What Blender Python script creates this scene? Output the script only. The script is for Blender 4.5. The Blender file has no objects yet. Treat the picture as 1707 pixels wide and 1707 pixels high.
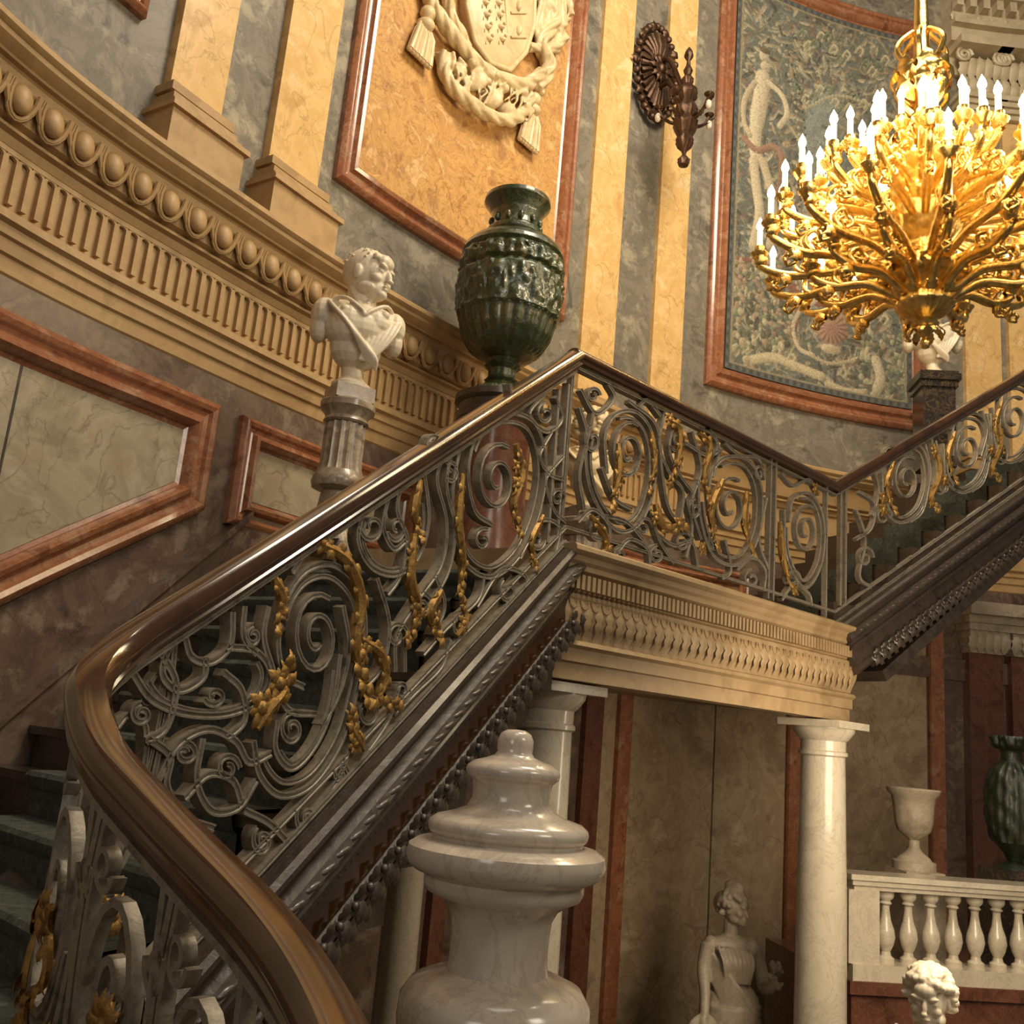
import bpy, bmesh, math, random
import numpy as np
from mathutils import Vector, Matrix
random.seed(7); np.random.seed(7)
V=Vector; PI=math.pi
C=bpy.context.scene.collection
EYE=2.6
F_=1600.0; ROLL=math.radians(5); PIT=math.radians(13.02)
cr,sr,cp,sp_=math.cos(ROLL),math.sin(ROLL),math.cos(PIT),math.sin(PIT)
def ray(px,py):
    u=px-853.5; v=853.5-py
    a=u*cr-v*sr; b=u*sr+v*cr
    d=F_*cp-b*sp_
    return V((a/d,1,(b*cp+F_*sp_)/d))
def atY(px,py,Y): return ray(px,py)*Y
def proj(p):
    d=p.y*cp+p.z*sp_; a=F_*p.x/d; b=F_*(p.z*cp-p.y*sp_)/d
    return 853.5+a*cr+b*sr, 853.5-(-a*sr+b*cr)
def msc(p): return (p.y*cp+p.z*sp_)/F_
def zfor(X,Y,py):
    lo,hi=-6.0,12.0
    for _ in range(40):
        m=(lo+hi)/2
        if proj(V((X,Y,m)))[1]>py: lo=m
        else: hi=m
    return lo
# ---------------------------------------------------------------- mesh builder
def smooth(pts,n=6,closed=False):
    P=[V(p) for p in pts]
    if len(P)<3: return P
    out=[]
    for i in range(len(P)-1):
        p0=P[i-1] if i>0 else P[0]*2-P[1]
        p1,p2=P[i],P[i+1]
        p3=P[i+2] if i+2<len(P) else P[-1]*2-P[-2]
        for k in range(n):
            t=k/n
            out.append(.5*((2*p1)+(p2-p0)*t+(2*p0-5*p1+4*p2-p3)*t*t+(3*p1-p0-3*p2+p3)*t**3))
    out.append(P[-1]); return out
class MB:
    def __init__(s): s.v=[]; s.f=[]
    def grid(s,rows,wrap=False,cap=False):
        n=len(s.v); w=len(rows[0])
        for r in rows: s.v+= [tuple(p) for p in r]
        m=w if wrap else w-1
        for i in range(len(rows)-1):
            for j in range(m):
                a=n+i*w+j; b=n+i*w+(j+1)%w
                s.f.append((a,b,b+w,a+w))
        if cap:
            s.f.append(tuple(n+j for j in range(w))[::-1])
            s.f.append(tuple(n+(len(rows)-1)*w+j for j in range(w)))
        return s
    def frames(s,path):
        T=[]
        for i in range(len(path)):
            a=path[max(0,i-1)]; b=path[min(len(path)-1,i+1)]
            t=(b-a); t=t.normalized() if t.length>1e-9 else V((0,0,1)); T.append(t)
        u=T[0].cross(V((0,0,1)))
        if u.length<.05: u=T[0].cross(V((1,0,0)))
        u.normalize(); out=[]
        for t in T:
            u=(u-t*u.dot(t)); u=u.normalized() if u.length>1e-6 else t.orthogonal().normalized()
            out.append((t,u,t.cross(u)))
        return out
    def tube(s,path,r,n=8):
        path=[V(p) for p in path]; fr=s.frames(path); rows=[]
        for i,(p,(t,u,w)) in enumerate(zip(path,fr)):
            rr=r[min(len(r)-1,int(i*len(r)/len(path)))] if isinstance(r,(list,tuple)) else (r(i/(len(path)-1)) if callable(r) else r)
            rows.append([p+u*math.cos(a*2*PI/n)*rr+w*math.sin(a*2*PI/n)*rr for a in range(n)])
        return s.grid(rows,True,True)
    def ribbon(s,path,nrm,w,t):
        path=[V(p) for p in path]; rows=[]
        for i,p in enumerate(path):
            a=path[max(0,i-1)]; b=path[min(len(path)-1,i+1)]
            T=(b-a); T=T.normalized() if T.length>1e-9 else V((0,0,1))
            nn=nrm[i] if isinstance(nrm,list) else nrm
            q=T.cross(nn); q=q.normalized() if q.length>1e-6 else V((0,0,1))
            rows.append([p+q*t/2+nn*w/2,p+q*t*.25+nn*w*.5,p+q*t*.14+nn*w*.40,p-q*t*.14+nn*w*.40,p-q*t*.25+nn*w*.5,p-q*t/2+nn*w/2,p-q*t/2-nn*w/2,p+q*t/2-nn*w/2])
        return s.grid(rows,True,True)
    def sweep(s,path,sec,cap=True,wrap=True):
        path=[V(p) for p in path]; rows=[]
        for i,p in enumerate(path):
            a=path[max(0,i-1)]; b=path[min(len(path)-1,i+1)]
            T=(b-a).normalized(); sd=T.cross(V((0,0,1))).normalized(); up=sd.cross(T)
            rows.append([p+sd*x+up*y for x,y in sec])
        return s.grid(rows,wrap,cap)
    def lathe(s,c,prof,n=32,mod=None):
        rows=[]
        for r,z in prof:
            row=[]
            for k in range(n):
                a=k*2*PI/n; rr=max(r,.0005)
                if mod: rr=max(.0005,rr+mod(r,z,a))
                row.append(V((c[0]+rr*math.cos(a),c[1]+rr*math.sin(a),c[2]+z)))
            rows.append(row)
        return s.grid(rows,True,True)
    def ell(s,c,r,rot=None,n=12,m=8):
        c=V(c); rows=[]
        if not isinstance(r,(tuple,list)): r=(r,r,r)
        for i in range(m+1):
            th=PI*i/m; st=max(math.sin(th),.02); row=[]
            for k in range(n):
                a=k*2*PI/n
                p=V((r[0]*st*math.cos(a),r[1]*st*math.sin(a),-r[2]*math.cos(th)))
                row.append(c+(rot@p if rot else p))
            rows.append(row)
        return s.grid(rows,True,True)
    def box(s,c,d,rz=0):
        M=Matrix.Rotation(rz,3,'Z'); c=V(c); x,y,z=d[0]/2,d[1]/2,d[2]/2
        rows=[[c+M@V((a*x,b*y,k*z)) for a,b in ((-1,-1),(1,-1),(1,1),(-1,1))] for k in (-1,1)]
        return s.grid(rows,True,True)
    def leaf(s,base,d,nr,L,W,curl=.25,lobes=4):
        base=V(base); d=V(d).normalized(); nr=V(nr).normalized(); q=d.cross(nr).normalized(); rows=[]
        for i in range(13):
            u=i/12
            w=W*max(.04,math.sin(PI*min(1,u**.75*.97+.03)))*(.55+.45*abs(math.cos(lobes*PI*u)))
            cpt=base+d*L*(u-.25*curl*u*u)+nr*curl*L*(math.sin(u*PI*.9)*.6+.1)
            rows.append([cpt+q*w*x+nr*w*(.35-.5*abs(x)-(.18 if abs(x)<.1 else 0)) for x in (-1,-.55,0,.55,1)])
        return s.grid(rows)
    def xf(s,M):
        s.v=[tuple(M@V(p)) for p in s.v]; return s
ORG={}
def obj(name,mb,mat,parent=None,angle=40,label=None,cat=None,group=None,kind=None,remesh=None,sm=2):
    vs=mb.v; fs=mb.f
    if parent is not None: o0=ORG[parent]
    else:
        A=np.array(vs); o0=V(((A[:,0].min()+A[:,0].max())/2,(A[:,1].min()+A[:,1].max())/2,A[:,2].min()))
    me=bpy.data.meshes.new(name)
    me.from_pydata([(x-o0.x,y-o0.y,z-o0.z) for x,y,z in vs],[],fs)
    bm=bmesh.new(); bm.from_mesh(me); bmesh.ops.recalc_face_normals(bm,faces=bm.faces); bm.to_mesh(me); bm.free()
    if remesh:
        t=bpy.data.objects.new('tmp',me); C.objects.link(t)
        m=t.modifiers.new('r','REMESH'); m.mode='VOXEL'; m.voxel_size=remesh
        if sm:
            q=t.modifiers.new('s','SMOOTH'); q.factor=.5; q.iterations=sm
        bpy.context.view_layer.update()
        dg=bpy.context.evaluated_depsgraph_get()
        me2=bpy.data.meshes.new_from_object(t.evaluated_get(dg))
        bpy.data.objects.remove(t); me=me2; me.name=name
    me.shade_smooth()
    if not remesh: me.set_sharp_from_angle(angle=math.radians(angle))
    me.materials.clear(); me.materials.append(mat)
    o=bpy.data.objects.new(name,me); C.objects.link(o)
    if parent is not None: o.parent=parent
    else: o.location=o0
    ORG[o]=o0
    tag(o,label,cat,group,kind)
    return o
def tag(o,label=None,cat=None,group=None,kind=None):
    if label: o['label']=label
    if cat: o['category']=cat
    if group: o['group']=group
    if kind: o['kind']=kind
def root(name,loc,label,cat,group=None):
    o=bpy.data.objects.new(name,None); C.objects.link(o); o.location=loc; o.empty_display_size=.1
    ORG[o]=V(loc); tag(o,label,cat,group); return o
# ---------------------------------------------------------------- materials
def newmat(name):
    m=bpy.data.materials.new(name); m.use_nodes=True; nt=m.node_tree
    return m,nt,nt.nodes['Principled BSDF']
def marble(name,cols,scale=3,rough=.35,vein=(.8,.7,.5),va=.35,vs=6,bump=.0,metal=0,coat=0,dist=.5,patch=False,hair=0):
    m,nt,b=newmat(name); N=nt.nodes; L=nt.links
    tc=N.new('ShaderNodeTexCoord'); no=N.new('ShaderNodeTexNoise')
    no.inputs['Scale'].default_value=scale; no.inputs['Detail'].default_value=9; no.inputs['Roughness'].default_value=.66; no.inputs['Distortion'].default_value=dist
    L.new(tc.outputs['Object'],no.inputs['Vector'])
    rp=N.new('ShaderNodeValToRGB'); e=rp.color_ramp.elements
    k=len(cols)
    e[0].position=.36; e[0].color=(*cols[0],1); e[1].position=.64; e[1].color=(*cols[-1],1)
    for i in range(1,k-1):
        x=e.new(.36+.28*i/(k-1)); x.color=(*cols[i],1)
    L.new(no.outputs['Fac'],rp.inputs['Fac'])
    n2=N.new('ShaderNodeTexNoise'); n2.inputs['Scale'].default_value=vs; n2.inputs['Detail'].default_value=10; n2.inputs['Roughness'].default_value=.7; n2.inputs['Distortion'].default_value=.3 if patch else 1.6
    L.new(tc.outputs['Object'],n2.inputs['Vector'])
    r2=N.new('ShaderNodeValToRGB'); e=r2.color_ramp.elements
    if patch:
        e[0].position=.54; e[0].color=(0,0,0,1); e[1].position=.63; e[1].color=(va,va,va,1)
    else:
        e[0].position=.475; e[0].color=(0,0,0,1); e[1].position=.525; e[1].color=(0,0,0,1); x=e.new(.5); x.color=(va,va,va,1)
    L.new(n2.outputs['Fac'],r2.inputs['Fac'])
    mx=N.new('ShaderNodeMix'); mx.data_type='RGBA'
    L.new(r2.outputs['Color'],mx.inputs[0]); L.new(rp.outputs['Color'],mx.inputs[6]); mx.inputs[7].default_value=(*vein,1)
    out=mx.outputs[2]
    if hair:
        n3=N.new('ShaderNodeTexNoise'); n3.inputs['Scale'].default_value=vs*.8; n3.inputs['Detail'].default_value=6; n3.inputs['Distortion'].default_value=1.2
        mp=N.new('ShaderNodeMapping'); mp.inputs['Location'].default_value=(7,3,5); L.new(tc.outputs['Object'],mp.inputs['Vector']); L.new(mp.outputs['Vector'],n3.inputs['Vector'])
        r3=N.new('ShaderNodeValToRGB'); e=r3.color_ramp.elements; e[0].position=.485; e[0].color=(0,0,0,1); e[1].position=.515; e[1].color=(0,0,0,1); x=e.new(.5); x.color=(hair,hair,hair,1)
        L.new(n3.outputs['Fac'],r3.inputs['Fac']); m2=N.new('ShaderNodeMix'); m2.data_type='RGBA'; L.new(r3.outputs['Color'],m2.inputs[0]); L.new(out,m2.inputs[6]); m2.inputs[7].default_value=(cols[0][0]*.5,cols[0][1]*.45,cols[0][2]*.4,1); out=m2.outputs[2]
    L.new(out,b.inputs['Base Color'])
    b.inputs['Roughness'].default_value=rough; b.inputs['Metallic'].default_value=metal
    b.inputs['Coat Weight'].default_value=coat; b.inputs['Coat Roughness'].default_value=.12
    if bump:
        bp=N.new('ShaderNodeBump'); bp.inputs['Strength'].default_value=bump; bp.inputs['Distance'].default_value=.02
        L.new(n2.outputs['Fac'],bp.inputs['Height']); L.new(bp.outputs['Normal'],b.inputs['Normal'])
    return m
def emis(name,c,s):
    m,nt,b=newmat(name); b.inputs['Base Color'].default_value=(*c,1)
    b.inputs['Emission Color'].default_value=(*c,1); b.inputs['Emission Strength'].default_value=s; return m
M={}
M['wall']=marble('grey_marble',[(.105,.09,.072),(.225,.195,.15),(.16,.138,.105),(.29,.25,.185)],2.8,.38,(.43,.37,.26),.6,4.2,patch=True,hair=.35)
M['wall_low']=marble('brown_grey_marble',[(.070,.042,.032),(.145,.095,.068),(.10,.064,.047),(.19,.135,.095)],2.6,.34,(.28,.22,.16),.6,4.0,patch=True,hair=.35)
M['cream']=marble('honey_marble',[(.54,.32,.115),(.72,.47,.20),(.62,.38,.14),(.78,.55,.28)],2.6,.35,(.82,.63,.38),.5,3.5,patch=True,hair=.45)
M['orange']=marble('orange_marble',[(.36,.17,.05),(.58,.33,.11),(.46,.24,.08),(.66,.41,.18)],4.5,.38,(.30,.14,.06),.6,7,patch=True,hair=.6,dist=1.2)
M['red']=marble('red_marble',[(.18,.062,.028),(.33,.135,.062),(.25,.09,.042),(.38,.18,.10)],4,.22,(.44,.28,.17),.45,6,coat=.4,patch=True,hair=.4)
M['beige']=marble('beige_marble_panel',[(.24,.20,.135),(.37,.315,.22),(.30,.25,.17),(.44,.38,.28)],1.8,.35,(.33,.20,.13),.45,3.0,patch=True,hair=.5)
M['hall']=marble('hall_marble_panel',[(.26,.185,.11),(.41,.31,.19),(.32,.23,.135),(.48,.38,.24)],1.8,.35,(.22,.15,.09),.5,3.0,patch=True,hair=.5)
M['stone']=marble('gold_limestone',[(.34,.205,.085),(.45,.285,.125),(.39,.24,.10)],3,.5,(.28,.17,.07),.25,9,bump=.1)
M['stone2']=marble('carved_landing_stone',[(.28,.185,.09),(.39,.27,.145),(.33,.225,.115)],3,.5,(.25,.17,.09),.2,9,bump=.1)
M['wood']=marble('polished_brown_wood',[(.024,.009,.004),(.058,.022,.008),(.038,.014,.005)],3,.15,(.08,.033,.013),.3,8,coat=.8)
M['dwood']=marble('dark_carved_wood',[(.022,.014,.011),(.048,.032,.023),(.034,.022,.016)],6,.3,(.09,.075,.055),.4,14,bump=.3,coat=.4)
M['iron']=marble('worn_iron',[(.12,.10,.075),(.25,.215,.165),(.18,.15,.115)],14,.42,(.38,.34,.27),.4,20,metal=.3,bump=.15)
M['gilt']=marble('dark_gilt',[(.10,.05,.013),(.36,.20,.05),(.22,.115,.028)],22,.36,(.52,.34,.11),.5,30,metal=.6,bump=.3)
M['gold']=marble('bright_gilt',[(.48,.30,.07),(.88,.62,.22),(.66,.43,.12)],10,.25,(.95,.75,.38),.3,20,metal=1,bump=.2)
M['bronze']=marble('dark_bronze',[(.035,.018,.010),(.085,.042,.022),(.06,.03,.015)],12,.33,(.22,.12,.06),.4,20,metal=.6,bump=.3)
M['vase']=marble('green_glazed_ceramic',[(.010,.016,.006),(.030,.042,.013),(.016,.026,.008),(.06,.058,.017)],9,.2,(.14,.09,.025),.6,8,coat=.6,bump=.6,patch=True)
M['vase2']=marble('dark_green_glaze',[(.004,.008,.004),(.012,.019,.008)],9,.4,(.03,.024,.008),.5,8,coat=.1,bump=.6,patch=True)
M['bust']=marble('ivory_marble',[(.58,.48,.34),(.70,.60,.45),(.64,.54,.39)],3,.42,(.42,.33,.22),.25,6)
M['relief']=marble('cream_gold_plaster',[(.50,.37,.19),(.66,.51,.29),(.58,.44,.24)],5,.45,(.36,.23,.10),.3,9)
M['capital']=marble('pale_carved_stone',[(.42,.34,.22),(.58,.49,.34)],5,.5,(.36,.25,.12),.3,9)
M['grey_stat']=marble('aged_grey_marble',[(.25,.20,.14),(.40,.33,.24),(.32,.26,.18)],4,.5,(.17,.13,.09),.4,8)
M['newel']=marble('warm_white_marble',[(.46,.38,.30),(.58,.50,.40),(.52,.44,.35)],2.2,.2,(.34,.25,.18),.45,3.2,coat=.35)
M['column']=marble('pale_column_marble',[(.43,.37,.275),(.57,.50,.38),(.50,.43,.32)],2,.22,(.32,.26,.20),.45,3,coat=.35)
M['fluted']=marble('veined_brown_marble',[(.14,.10,.07),(.33,.26,.18),(.23,.17,.12),(.44,.35,.25)],7,.3,(.10,.07,.045),.7,9,coat=.3,patch=True)
M['black']=marble('black_gold_marble',[(.012,.01,.01),(.03,.022,.018)],6,.2,(.25,.15,.05),.4,8,coat=.5)
M['carpet']=marble('green_grey_carpet',[(.028,.034,.026),(.072,.080,.064),(.045,.052,.042)],18,.95,(.14,.145,.12),.6,24,bump=.4,patch=True)
M['darkred']=marble('dark_red_marble',[(.07,.025,.014),(.14,.052,.030),(.10,.036,.021)],4,.25,(.22,.12,.07),.4,6,coat=.3)
M['floor']=marble('dark_stone_floor',[(.06,.045,.035),(.12,.09,.07)],2,.3)
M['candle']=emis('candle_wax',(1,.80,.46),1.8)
M['flame']=emis('candle_bulb_light',(1,.84,.52),30)
M['glass']=emis('frosted_bulb',(.6,.5,.4),.05)
# ---------------------------------------------------------------- wall curve
ctrl=[(-2.62,1.0),(-2.61,1.9),(-2.54,2.6),(-2.42,3.2),(-2.27,3.70),(-2.03,4.21),(-1.737,4.69),(-1.372,5.264),(-.939,5.868),(-.45,6.45),(.3,7.28),(1.2,8.03),(2.3,8.65),(3.6,9.08),(5.0,9.25),(6.5,9.2),(8,9.0)]
EGG=.17; TOP=10.4
pl=smooth([(a,b,0) for a,b in ctrl],10)
NR=[]
for i in range(len(pl)):
    t=(pl[min(i+1,len(pl)-1)]-pl[max(0,i-1)]).normalized(); NR.append(V((t.y,-t.x,0)))
pl=[p-n*EGG for p,n in zip(pl,NR)]
SS=[0]
for i in range(1,len(pl)): SS.append(SS[-1]+(pl[i]-pl[i-1]).length)
def wp(s,z,off=0):
    s=max(0.0,min(SS[-1]-1e-6,s))
    lo=np.searchsorted(SS,s,side='right')-1
    t=(s-SS[lo])/(SS[lo+1]-SS[lo])
    n=(NR[lo].lerp(NR[lo+1],t)).normalized()
    p=pl[lo].lerp(pl[lo+1],t)+n*off
    return V((p.x,p.y,z))
def wn(s):
    a=wp(s,0,0); b=wp(s,0,1); return (b-a).normalized()
def W(px,py,off=0):
    r=ray(px,py); prev=None
    for i in range(len(pl)):
        p=pl[i]+NR[i]*off; g=p.x-r.x*p.y
        if prev is not None and prev<0<=g:
            q=pl[i-1]+NR[i-1]*off; t=prev/(prev-g)
            s=SS[i-1]+t*(SS[i]-SS[i-1]); y=q.y+t*(p.y-q.y)
            return s,r.z*y
        prev=g
    return (0.0,r.z*3) if r.x<0 else (SS[-1],r.z*8)
def WP(px,py,off=0):
    s,z=W(px,py,off); return wp(s,z,off)
def wbox(mb,s0,s1,z0,z1,o0,o1,z0b=None,z1b=None):
    n=max(2,int(abs(s1-s0)/.12)+1); rows=[]
    z0b=z0 if z0b is None else z0b; z1b=z1 if z1b is None else z1b
    for i in range(n+1):
        t=i/n; s=s0+(s1-s0)*t; a=z0+(z0b-z0)*t; b=z1+(z1b-z1)*t
        rows.append([wp(s,a,o0),wp(s,b,o0),wp(s,b,o1),wp(s,a,o1)])
    mb.grid(rows,True,True)
def wsweep(mb,s0,s1,prof,step=.1):
    n=max(2,int((s1-s0)/step)); mb.grid([[wp(s0+(s1-s0)*i/n,z,o) for o,z in prof] for i in range(n+1)])
def frame(mb,poly,prof):
    k=len(poly); c=(sum(p[0] for p in poly)/k,sum(p[1] for p in poly)/k); lines=[]
    for i in range(k):
        a=poly[i]; b=poly[(i+1)%k]; dx,dz=b[0]-a[0],b[1]-a[1]; l=math.hypot(dx,dz); n=(-dz/l,dx/l)
        if (c[0]-a[0])*n[0]+(c[1]-a[1])*n[1]<0: n=(-n[0],-n[1])
        lines.append((n,n[0]*a[0]+n[1]*a[1]))
    def inset(d):
        out=[]
        for i in range(k):
            (n1,c1),(n2,c2)=lines[i-1],lines[i]; c1+=d; c2+=d
            D=n1[0]*n2[1]-n1[1]*n2[0]
            out.append(((c1*n2[1]-n1[1]*c2)/D,(n1[0]*c2-c1*n2[0])/D))
        return out
    ins=[inset(d) for d,h in prof]
    for i in range(k):
        rows=[]
        L=math.dist(poly[i],poly[(i+1)%k]); n=max(1,int(L/.12))
        for j in range(n+1):
            t=j/n; row=[]
            for q,(d,h) in zip(ins,prof):
                a=q[i]; b=q[(i+1)%k]; row.append(wp(a[0]+(b[0]-a[0])*t,a[1]+(b[1]-a[1])*t,h))
            rows.append(row)
        mb.grid(rows)
    return ins[-1]
FP=[(0,0),(0,.04),(.015,.06),(.03,.068),(.05,.06),(.06,.04),(.08,.035),(.09,.04),(.105,.07),(.125,.078),(.14,.06),(.15,.025),(.17,.015)]
def FPs(k): return [(d*k,h*min(1,k*1.1)) for d,h in FP]
S1=SS[-1]
# ---------------------------------------------------------------- setting
mb=MB(); wsweep(mb,0,S1,[(0,2.0),(0,TOP)]); obj('wall_upper',mb,M['wall'],kind='structure')
mb=MB(); wsweep(mb,0,S1,[(0,-2.6),(0,2.0)]); obj('wall_lower',mb,M['wall_low'],kind='structure')
mb=MB(); mb.box((2.5,4.1,-2.65),(12,12,.1)); obj('floor',mb,M['floor'],kind='structure')
ZC=2.73
prof=[(0,ZC),(.27,ZC),(.285,ZC-.015),(.288,ZC-.04),(.275,ZC-.055),(.265,ZC-.06),(.26,ZC-.08),(.24,ZC-.10),(.215,ZC-.115),(.21,ZC-.125),(.185,2.60),(.175,2.59),(.125,2.42),(.09,2.405),(.105,2.395),(.105,2.38),(.075,2.37),(.06,2.33),(.04,2.32),(.035,2.06),(.07,2.05),(.075,2.01),(.05,1.995),(.05,1.95),(.035,1.94),(.03,1.88),(.015,1.87),(.01,1.80),(0,1.79)]
mb=MB(); wsweep(mb,0,S1,prof,.08); obj('trim_1',mb,M['stone'],kind='structure',angle=25)
mb=MB(); s=.1
while s<8.8:
    n=wn(s); a=math.atan2(n.y,n.x); R=Matrix.Rotation(a,3,'Z')@Matrix.Rotation(math.radians(-18),3,'Y')
    mb.ell(wp(s,2.508,.148),(.05,.056,.083),R,14,10)
    for rad,rr_ in ((.076,.012),(.090,.007)):
        rim=[]
        for k in range(11):
            b=PI*.94+PI*1.12*k/10; zz_=2.53+.112*math.sin(b)*(rad/.074)**.5
            rim.append(wp(s+rad*math.cos(b)*.95,zz_,.150+(zz_-2.5)*.32+.018))
        mb.tube(rim,rr_,6)
    mb.ell(wp(s+.09,2.50,.165),(.018,.010,.08),R,6,6)
    s+=.18
obj('trim_2',mb,M['stone'],kind='structure')
mb=MB(); s=.05
while s<9:
    wbox(mb,s,s+.028,2.08,2.285,.03,.062)
    arc=[wp(s+.014+.035+.035*math.cos(PI*k/6),2.272+.032*math.sin(PI*k/6),.05) for k in range(7)]
    mb.tube(arc,.012,5); s+=.07
wbox(mb,.02,9.0,2.3,2.325,.03,.062)
obj('trim_3',mb,M['stone'],kind='structure')
# pilasters on upper wall
def pil(n,px0,px1,py,z0=ZC,z1=TOP,o=.06,bk=1.0):
    s0=W(px0,py)[0]; s1=W(px1,py)[0]; mb=MB(); wbox(mb,s0,s1,z0+.42*bk,z1,0,o)
    obj('trim_%d'%n,mb,M['cream'],kind='structure')
    mb=MB()
    for (a,b,ex,oo) in ((0,.24,.07,.22),(.24,.27,.09,.245),(.27,.31,.06,.2),(.31,.36,.045,.17),(.36,.39,.02,.12),(.39,.44,.04,.14)):
        wbox(mb,s0-ex*bk,s1+ex*bk,z0+a*bk,z0+b*bk,0,oo*(.5+.5*bk) if bk==1 else oo*.5)
    obj('trim_%d'%(n+20),mb,M['stone'],kind='structure')
    return s0,s1
pil(4,278,372,110); pil(5,447,535,200)
pil(6,983,1037,300,o=.04,bk=.3); pil(7,1098,1146,300,o=.04,bk=.3); pil(8,1598,1655,300); pil(9,1668,1730,300)
# red framed panels
def rectpanel(n,sL,sR,zb,zt,k,fill,label=None):
    mb=MB(); ins=frame(mb,[(sL,zb),(sR,zb),(sR,zt),(sL,zt)],FPs(k)); obj('trim_%d'%n,mb,M['red'],kind='structure',angle=30)
    if fill:
        mb=MB(); a,b,c,d=ins; wbox(mb,a[0],b[0],a[1],c[1],-.02,.02); obj('wall_panel_%d'%n,mb,M[fill],kind='structure')
    return ins
a=W(552,305); b=W(935,532)
rectpanel(10,a[0],b[0],(a[1]+b[1])/2,(a[1]+b[1])/2+3.6,1.15,'orange')
a=W(1172,640); b=W(1530,722); t=W(1450,22)
zt_t=t[1]
tin=rectpanel(11,a[0],b[0]+.15,(a[1]+b[1])/2,zt_t,1.35,None)
a=W(235,35); rectpanel(12,a[0]-2.2,a[0],a[1],a[1]+3,.9,'orange')
# sloped lower panels
zt=(W(0,512)[1]+W(352,678)[1])/2; sR=W(347,760)[0]; b1=W(335,850); b2=W(0,1005); sL=.2
sl=(b1[1]-b2[1])/(b1[0]-b2[0])
poly=[(sL,b1[1]+sl*(sL-b1[0])),(sR,b1[1]+sl*(sR-b1[0])),(sR,zt),(sL,zt)]
mb=MB(); ins=frame(mb,poly,FPs(1.2)); obj('trim_13',mb,M['red'],kind='structure',angle=30)
mb=MB(); wbox(mb,ins[0][0],ins[1][0],ins[0][1],ins[2][1],-.02,.02,ins[1][1],ins[2][1]); obj('wall_panel_13',mb,M['beige'],kind='structure')
seam=W(10,700)[0]
mb=MB(); wbox(mb,seam,seam+.012,W(10,860)[1]-.1,ins[2][1],.015,.023); obj('trim_14',mb,M['dwood'],kind='structure')
a=W(392,690); c=W(378,868); e=W(700,830)[0]
rectpanel(15,(a[0]+c[0])/2,e,c[1]-.02,a[1],.95,'beige')
sA=W(760,800)[0]; rectpanel(16,sA,sA+1.4,c[1]-.1,a[1],.8,'beige'); rectpanel(17,sA+1.7,sA+3.4,c[1]-.1,a[1],.8,'orange')
# wall string following the stair
g1=W(0,1190); g2=W(320,930); sl2=(g2[1]-g1[1])/(g2[0]-g1[0])
def gz(s): return g1[1]+sl2*(s-g1[0])
send=g1[0]+(1.08-g1[1])/sl2
mb=MB(); wbox(mb,.3,send,gz(.3)-.35,gz(.3),0,.05,1.08-.35,1.08); wbox(mb,.3,send,gz(.3)-.02,gz(.3)+.03,0,.075,1.06,1.11); wbox(mb,send,S1-3,.88,1.08,0,.05)
obj('baseboard_stair',mb,M['wall_low'],kind='structure')
# lower hall wall dressing
def lowstrip(n,px0,px1,m,o=.05,z0=-2.6,z1=.9,py=1400):
    mb=MB(); wbox(mb,W(px0,py)[0],W(px1,py)[0],z0,z1,0,o); obj('trim_%d'%n,mb,M[m],kind='structure')
lowstrip(18,1036,1181,'hall',.02); lowstrip(19,1184,1304,'hall',.02)
lowstrip(40,1012,1034,'red',.07); lowstrip(41,1306,1330,'red',.07); lowstrip(42,955,985,'darkred',.06); lowstrip(43,1548,1570,'red',.08,z1=2.0)
lowstrip(49,1400,1545,'hall',.02,z1=1.6); lowstrip(50,985,1012,'hall',.02)
lowstrip(44,1608,1665,'darkred',.12,z1=1.15,py=1300); lowstrip(45,1680,1760,'darkred',.12,z1=1.15,py=1300); lowstrip(46,700,725,'darkred',.06,py=1600)
mb=MB()
for a0,a1 in ((1600,1672),(1674,1768)):
    s0,s1=W(a0,1300)[0],W(a1,1300)[0]
    for q in range(5): wbox(mb,s0-.02*q+.05,s1+.02*q-.05,1.15+.07*q,1.22+.07*q,0,.15+.03*q)
    for q in range(5):
        ss=s0+.05+(s1-s0-.1)*q/4; mb.leaf(wp(ss,1.15,.16),(0,0,1),wn(ss),.28,.06,.3)
wbox(mb,W(1590,1300)[0],S1-.5,1.5,1.62,0,.35)
obj('trim_47',mb,M['grey_stat'],kind='structure')
# capitals and entablature high on the right
mb=MB(); D=.55
for a0,a1 in ((1598,1655),(1668,1730)):
    s0,s1=W(a0,300)[0],W(a1,300)[0]
    for q in range(4): wbox(mb,s0-.03*q,s1+.03*q,D+6.55+.06*q,D+6.61+.06*q,0,.12+.03*q)
    for h in (0,.25):
        for q in range(5):
            ss=s0+(s1-s0)*q/4; mb.leaf(wp(ss,D+6.75+h,.1),(0,0,1),wn(ss),.34,.075,.35)
    wbox(mb,s0,s1,D+6.7,D+7.35,0,.09)
    for e_ in (s0-.02,s1+.02):
        c0=wp(e_,D+7.25,.2); n=wn(e_); t=V((-n.y,n.x,0))
        mb.tube([c0+t*(.1*(1-k/24))*math.cos(k*.6)+V((0,0,.1*(1-k/24)*math.sin(k*.6))) for k in range(22)],.022,6)
    wbox(mb,s0-.12,s1+.12,D+7.32,D+7.42,0,.32)
sx=W(1570,100)[0]
wbox(mb,sx,S1-.5,D+7.1,D+7.42,0,.05)
for z0,z1,o in ((7.42,7.6,.2),(7.6,7.66,.28),(7.66,7.9,.22),(7.9,7.98,.36),(7.98,8.1,.48),(8.1,8.2,.55)): wbox(mb,sx,S1-.5,D+z0,D+z1,0,o)
ss=sx
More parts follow.
